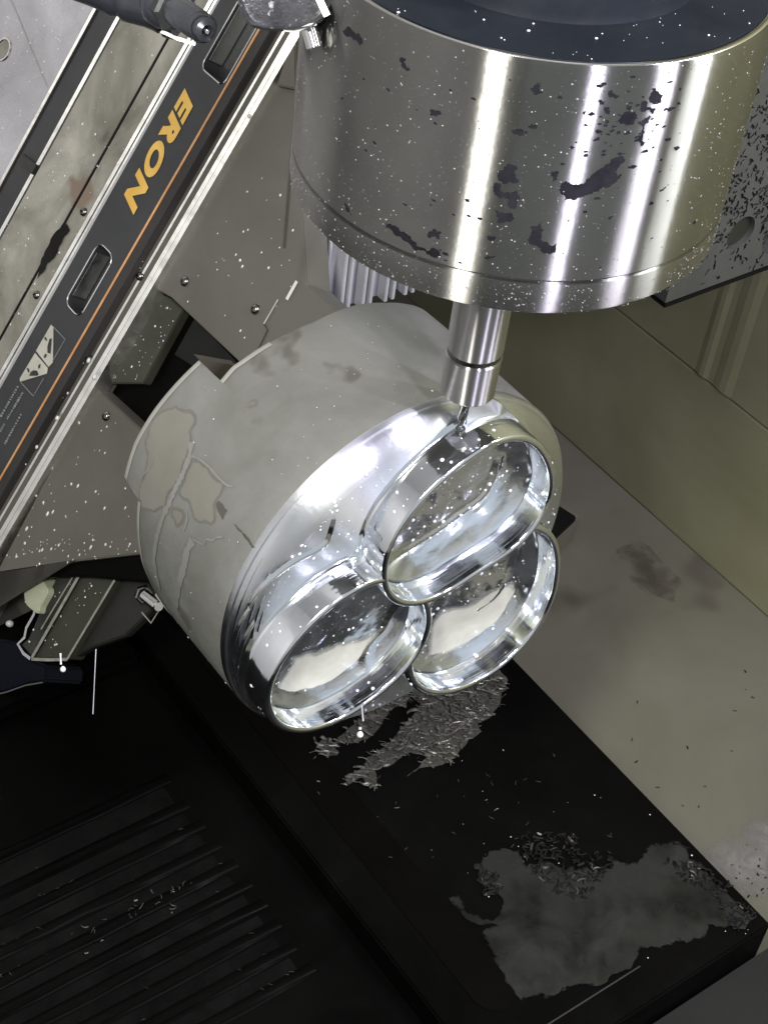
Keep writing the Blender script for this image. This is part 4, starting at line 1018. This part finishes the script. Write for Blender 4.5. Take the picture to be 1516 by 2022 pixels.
for poly, cnt in ((band, 230), (band2, 120), (band3, 50)):
    bx = np.array(poly); n = 0
    while n < cnt:
        p = (rr.uniform(bx[:, 0].min(), bx[:, 0].max()), rr.uniform(bx[:, 1].min(), bx[:, 1].max()))
        if not in_poly(p, poly): continue
        n += 1
        (G if rr.random() < .93 else G2).append(chip_geo(at_z(p, ZB + .0012), (0, 0, 1), rr.uniform(.0018, .0055), rr.uniform(.0006, .0016), rr.uniform(0, 6.3), rr.uniform(-1.2, 1.2), rr))
V, Fc = join_bm(G); o = link('dark_crumbs', mesh('dark_crumbs', V, Fc), M['chip_dark']); tag(o, 'dark curled crumbs along the upper rim of the grey film', 'chips', kind='stuff')
# loose pale shavings scattered on black surfaces
for k in range(70):
    p = (rr.uniform(620, 1300), rr.uniform(1480, 1700))
    P = at_z(p, ZB + .0004)
    if P[1] > YR - .01 or P[1] < YL + .01: continue
    if rr.random() < .5: G2.append(chip_geo(P, (0, 0, 1), rr.uniform(.001, .004), rr.uniform(.0003, .0006), rr.uniform(0, 6.3), rr.uniform(-.6, .6), rr))
for k in range(70):
    x = rx[4] + rr.gauss(-.001, .004); y = rr.uniform(-.45, rib_y1 - .02)
    G2.append(chip_geo(np.array([x, y, ZD + .002]), (0, 0, 1), rr.uniform(.001, .0045), rr.uniform(.0004, .0010), rr.uniform(0, 6.3), rr.uniform(-1, 1), rr))
for k in range(90):
    x = rr.choice(rx) - rr.uniform(.002, .004); y = rr.uniform(-.45, rib_y1 - .01)
    G2.append(chip_geo(np.array([x, y, ZD + .003]), (0, 0, 1), rr.uniform(.001, .003), rr.uniform(.0003, .0005), 1.57 + rr.gauss(0, .3), rr.uniform(-.3, .3), rr))
V, Fc = join_bm(G2); o = link('loose_shavings', mesh('loose_shavings', V, Fc), M['chip_dim'] if 'chip_dim' in M else M.setdefault('chip_dim', painted('dull_chip', (0.03, 0.029, 0.024), (0.10, 0.097, 0.085), 200, (0.3, 0.5), 0.5, 900, 0.2))); tag(o, 'loose dull shavings strewn over the black covers', 'chips', kind='stuff')
# faint pale patch laid over the floor colour, and rusty marks
for nm, px, c0, c1, lab_, sd_ in (('pale_patch', [(1330, 1720), (1420, 1650), (1516, 1600), (1560, 1590), (1560, 1760), (1500, 1775), (1440, 1770)], (0.19, 0.185, 0.175), (0.24, 0.235, 0.22), 'pale patch on the floor at the right edge', 5),
                             ('rust_mark', [(1215, 1090), (1260, 1070), (1310, 1110), (1345, 1150), (1330, 1190), (1280, 1180), (1240, 1140)], (0.070, 0.056, 0.046), (0.10, 0.085, 0.07), 'brownish stain on the floor right of the rings', 6)):
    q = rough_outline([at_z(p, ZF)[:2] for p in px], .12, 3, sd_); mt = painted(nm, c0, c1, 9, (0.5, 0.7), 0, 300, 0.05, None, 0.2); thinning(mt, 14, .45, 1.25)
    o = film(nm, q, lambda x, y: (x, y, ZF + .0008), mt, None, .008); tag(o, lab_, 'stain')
# chips stuck on the column plate
G = []
for k in range(620):
    p = (rr.uniform(1380, 1530), rr.triangular(60, 575, 400))
    P = at_x(p, XB)
    if P[2] < zc + .002 or math.hypot(P[1] - h1[1], P[2] - h1[2]) < R1 + .0005: continue
    G.append(chip_geo(P, (1, 0, 0), rr.uniform(.001, .0045), rr.uniform(.0005, .0013), rr.gauss(2.2, .9), rr.uniform(-1, 1), rr))
for k in range(46):
    p = (rr.gauss(1490, 30), rr.gauss(1715, 35)) if k > 12 else (rr.uniform(1180, 1500), rr.uniform(1300, 1640))
    P = at_z(p, ZF + .0006)
    if P[1] > YR + .06 and P[1] < YW - .01: G.append(chip_geo(P, (0, 0, 1), rr.uniform(.0008, .003), rr.uniform(.0005, .0012), rr.uniform(0, 6.3), rr.uniform(-1, 1), rr))
V, Fc = join_bm(G); o = link('stuck_chips', mesh('stuck_chips', V, Fc), M['chip_dark']); tag(o, 'dark wet chips stuck on the grey column plate and floor', 'chips', kind='stuff')

def dome(P, nrm, r, fl, e=1.0, tdir=None):
    nrm = np.array(nrm, float); u = np.array(tdir, float) if tdir is not None else np.cross(nrm, [.31, .5, .77]); u -= nrm * (u @ nrm); u /= np.linalg.norm(u); v = np.cross(nrm, u)
    return [P + (u * q[0] * e + v * q[1]) * r + nrm * q[2] * r * fl for q in ICOV], ICOF
G = []
def rnd_r(a, b_, k=2.2): return a + (b_ - a) * rr.random() ** k
# drops on the rail and plates
Zdn = -(np.array([0, 0, 1.0]) - NV * NV[2])
def drops_n(region, cnt, n, r0, r1, el=1.0):
    bx = np.array(region); i = 0
    while i < cnt:
        p = (rr.uniform(bx[:, 0].min(), bx[:, 0].max()), rr.uniform(bx[:, 1].min(), bx[:, 1].max()))
        if not in_poly(p, region): continue
        i += 1; G.append(dome(at_n(p, n), NV, rnd_r(r0, r1, 3), .5, rr.uniform(1, el), Zdn))
drops_n([(0, 0), (180, 0), (75, 200), (0, 330)], 150, NR - .008, .00025, .0010, 1.5)
drops_n([(240, 60), (330, 80), (300, 200), (60, 640), (0, 700), (0, 470)], 80, NR, .0003, .0010, 1.3)
drops_n([(0, 1000), (200, 780), (260, 850), (260, 1080), (40, 1120), (0, 1130)], 60, NP, .0003, .0012, 2.2)
drops_n([(20, 1060), (260, 1050), (270, 1095), (30, 1125)], 45, NP, .0003, .0011, 2.0)
drops_n([(320, 600), (355, 615), (280, 750), (210, 750)], 40, NP - .006, .0003, .0009, 1.3)
drops_n([(340, 575), (560, 280), (590, 560), (470, 690)], 35, NP, .0003, .0011, 1.6)
drops_n([(20, 920), (500, 80), (520, 80), (250, 580), (30, 960)], 45, NR - .002, .0003, .0009, 1.3)
drops_n([(40, 1150), (230, 1150), (130, 1290), (60, 1290)], 40, NB + .001, .0003, .0009, 1.3)
for p, r in (((113, 826), .0016), ((73, 883), .0013), ((186, 745), .0015), ((205, 618), .0013), ((175, 712), .0016), ((492, 229), .0012), ((433, 757), .0016)): G.append(dome(at_n(p, NR), NV, r, .5, 1.2, Zdn))
# drum drops: mist, denser low down
GK = G; G = []
for k in range(4200):
    a = rr.uniform(-2.5, 1.35); z = z_b + .001 + (z_t - z_b - .002) * (rr.random() ** (1.5 if k % 2 else .9))
    if k < 900: z = rr.uniform(z_b + .001, z_g - .001)
    nn = np.array([math.cos(a), math.sin(a), 0]); G.append(dome(np.array([SX, SY, z]) + nn * RS, nn, rnd_r(.00010, .00045, 6), .5))
V, Fc = join_bm(G); o = link('drum_mist', mesh('drum_mist', V, Fc), M['mist'], None, True); tag(o, 'fine mist of clear drops on the polished drum', 'mist drops', kind='stuff')
G = GK
for k in range(70):
    p = (rr.uniform(720, 1500), rr.uniform(0, 120)); P = at_z(p, z_t + .0003)
    if RH + .002 < math.hypot(P[0] - SX, P[1] - SY) < RS - .004: G.append(dome(P, (0, 0, 1), rnd_r(.00015, .0006, 4), .6))
# face and rings: clear of the rim wall tops, on the face, ring floors and walls
for k in range(1000):
    rad = RW * math.sqrt(rr.random()) * .9; a = rr.uniform(0, 6.283); y, z = rad * math.cos(a), rad * math.sin(a)
    dmin = min(abs(math.hypot(y - c[0], z - c[1]) - (RAD[i](math.atan2(z - c[1], y - c[0])) - TW / 2)) for i, (c, r, P_) in enumerate(RINGS))
    if dmin < .0075: continue
    inr = any(inside(i, y, z, -TW) for i in range(3)); G.append(dome(np.array([max([floor_h(i, y, z) for i in range(3) if inside(i, y, z, -TW)] + [HS]), y, z]), (1, 0, 0), rnd_r(.0002, .00105, 3.2), .5))
for i, (c, r, P_) in enumerate(RINGS):
    for k in range(90):
        t = rr.uniform(0, 6.283); h = rr.uniform(HS + .004, TOP - .001); ro = RAD[i](t); inn = rr.random() < .5
        y, z = c[0] + ro * math.cos(t), c[1] + ro * math.sin(t)
        if any(inside(j, y, z, TW) for j in range(3) if j != i): continue
        nn = np.array([0, math.cos(t), math.sin(t)]); G.append(dome(np.array([h, y, z]) - nn * ((TW + .0003) if inn else 0) + nn * (.0002 if not inn else 0), -nn if inn else nn, rnd_r(.0003, .0013, 2.5), .5))
for k in range(70):
    a = rr.uniform(1.2, 4.2); x = rr.uniform(-.075, -.003); nn = np.array([0, math.cos(a), math.sin(a)])
    if x > back_x(a) + .002: G.append(dome(np.array([x, 0, 0]) + nn * (RW + .0004), nn, rnd_r(.0002, .0007, 4), .4))
# column plate, block, cover
for k in range(60):
    p = (rr.uniform(900, 1480), rr.uniform(1480, 1900)); P = at_z(p, ZB)
    if YL + .01 < P[1] < YR - .005: G.append(dome(P, (0, 0, 1), rnd_r(.0002, .0007, 3), .4))
V, Fc = join_bm(G); o = link('coolant_drops', mesh('coolant_drops', V, Fc), M['drop'], None, True); tag(o, 'fine white coolant drops spattered over spindle, rings and plates', 'coolant drops', kind='stuff')
# hanging drips
def drip(p0, p1, d, r, name, label, bulb=None):
    A = at_d(p0, d); B = at_d(p1, d); pts = [A + (B - A) * t for t in np.linspace(0, 1, 8)]
    rad = [r * (1 - .3 * math.sin(t * 3.1)) for t in np.linspace(0, 1, 8)]
    o = tube(name, pts, rad, M['plate_light'] if not bulb else M['drop'], None, 14); tag(o, label, 'drip')
    if bulb:
        bm = bmesh.new(); bmesh.ops.create_uvsphere(bm, u_segments=20, v_segments=14, radius=bulb[1])
        Cc = at_d(bulb[0], d)
        for v in bm.verts:
            k = 1 - .35 * max(0, v.co.z / bulb[1]); v.co = Vector((v.co.x * k + Cc[0], v.co.y * k + Cc[1], v.co.z * 1.3 + Cc[2]))
        link('bead', from_bm('bead', bm), M['drop'], o, True)
drip((714, 1392), (717, 1424), .705, .0004, 'drip', 'short white drip hanging under the lower left ring', None)
drip((711, 1436), (711, 1440), .705, .0008, 'drip', 'round white falling drop below the lower left ring', ((711, 1450), .0014))
drip((120, 1290), (121, 1312), .735, .0005, 'drip', 'white drop hanging from the bottom of the bracket', ((125, 1321), .0013))
drip((190, 1282), (184, 1410), .74, .00022, 'drip', 'long thin thread of coolant falling beside the bracket', None)
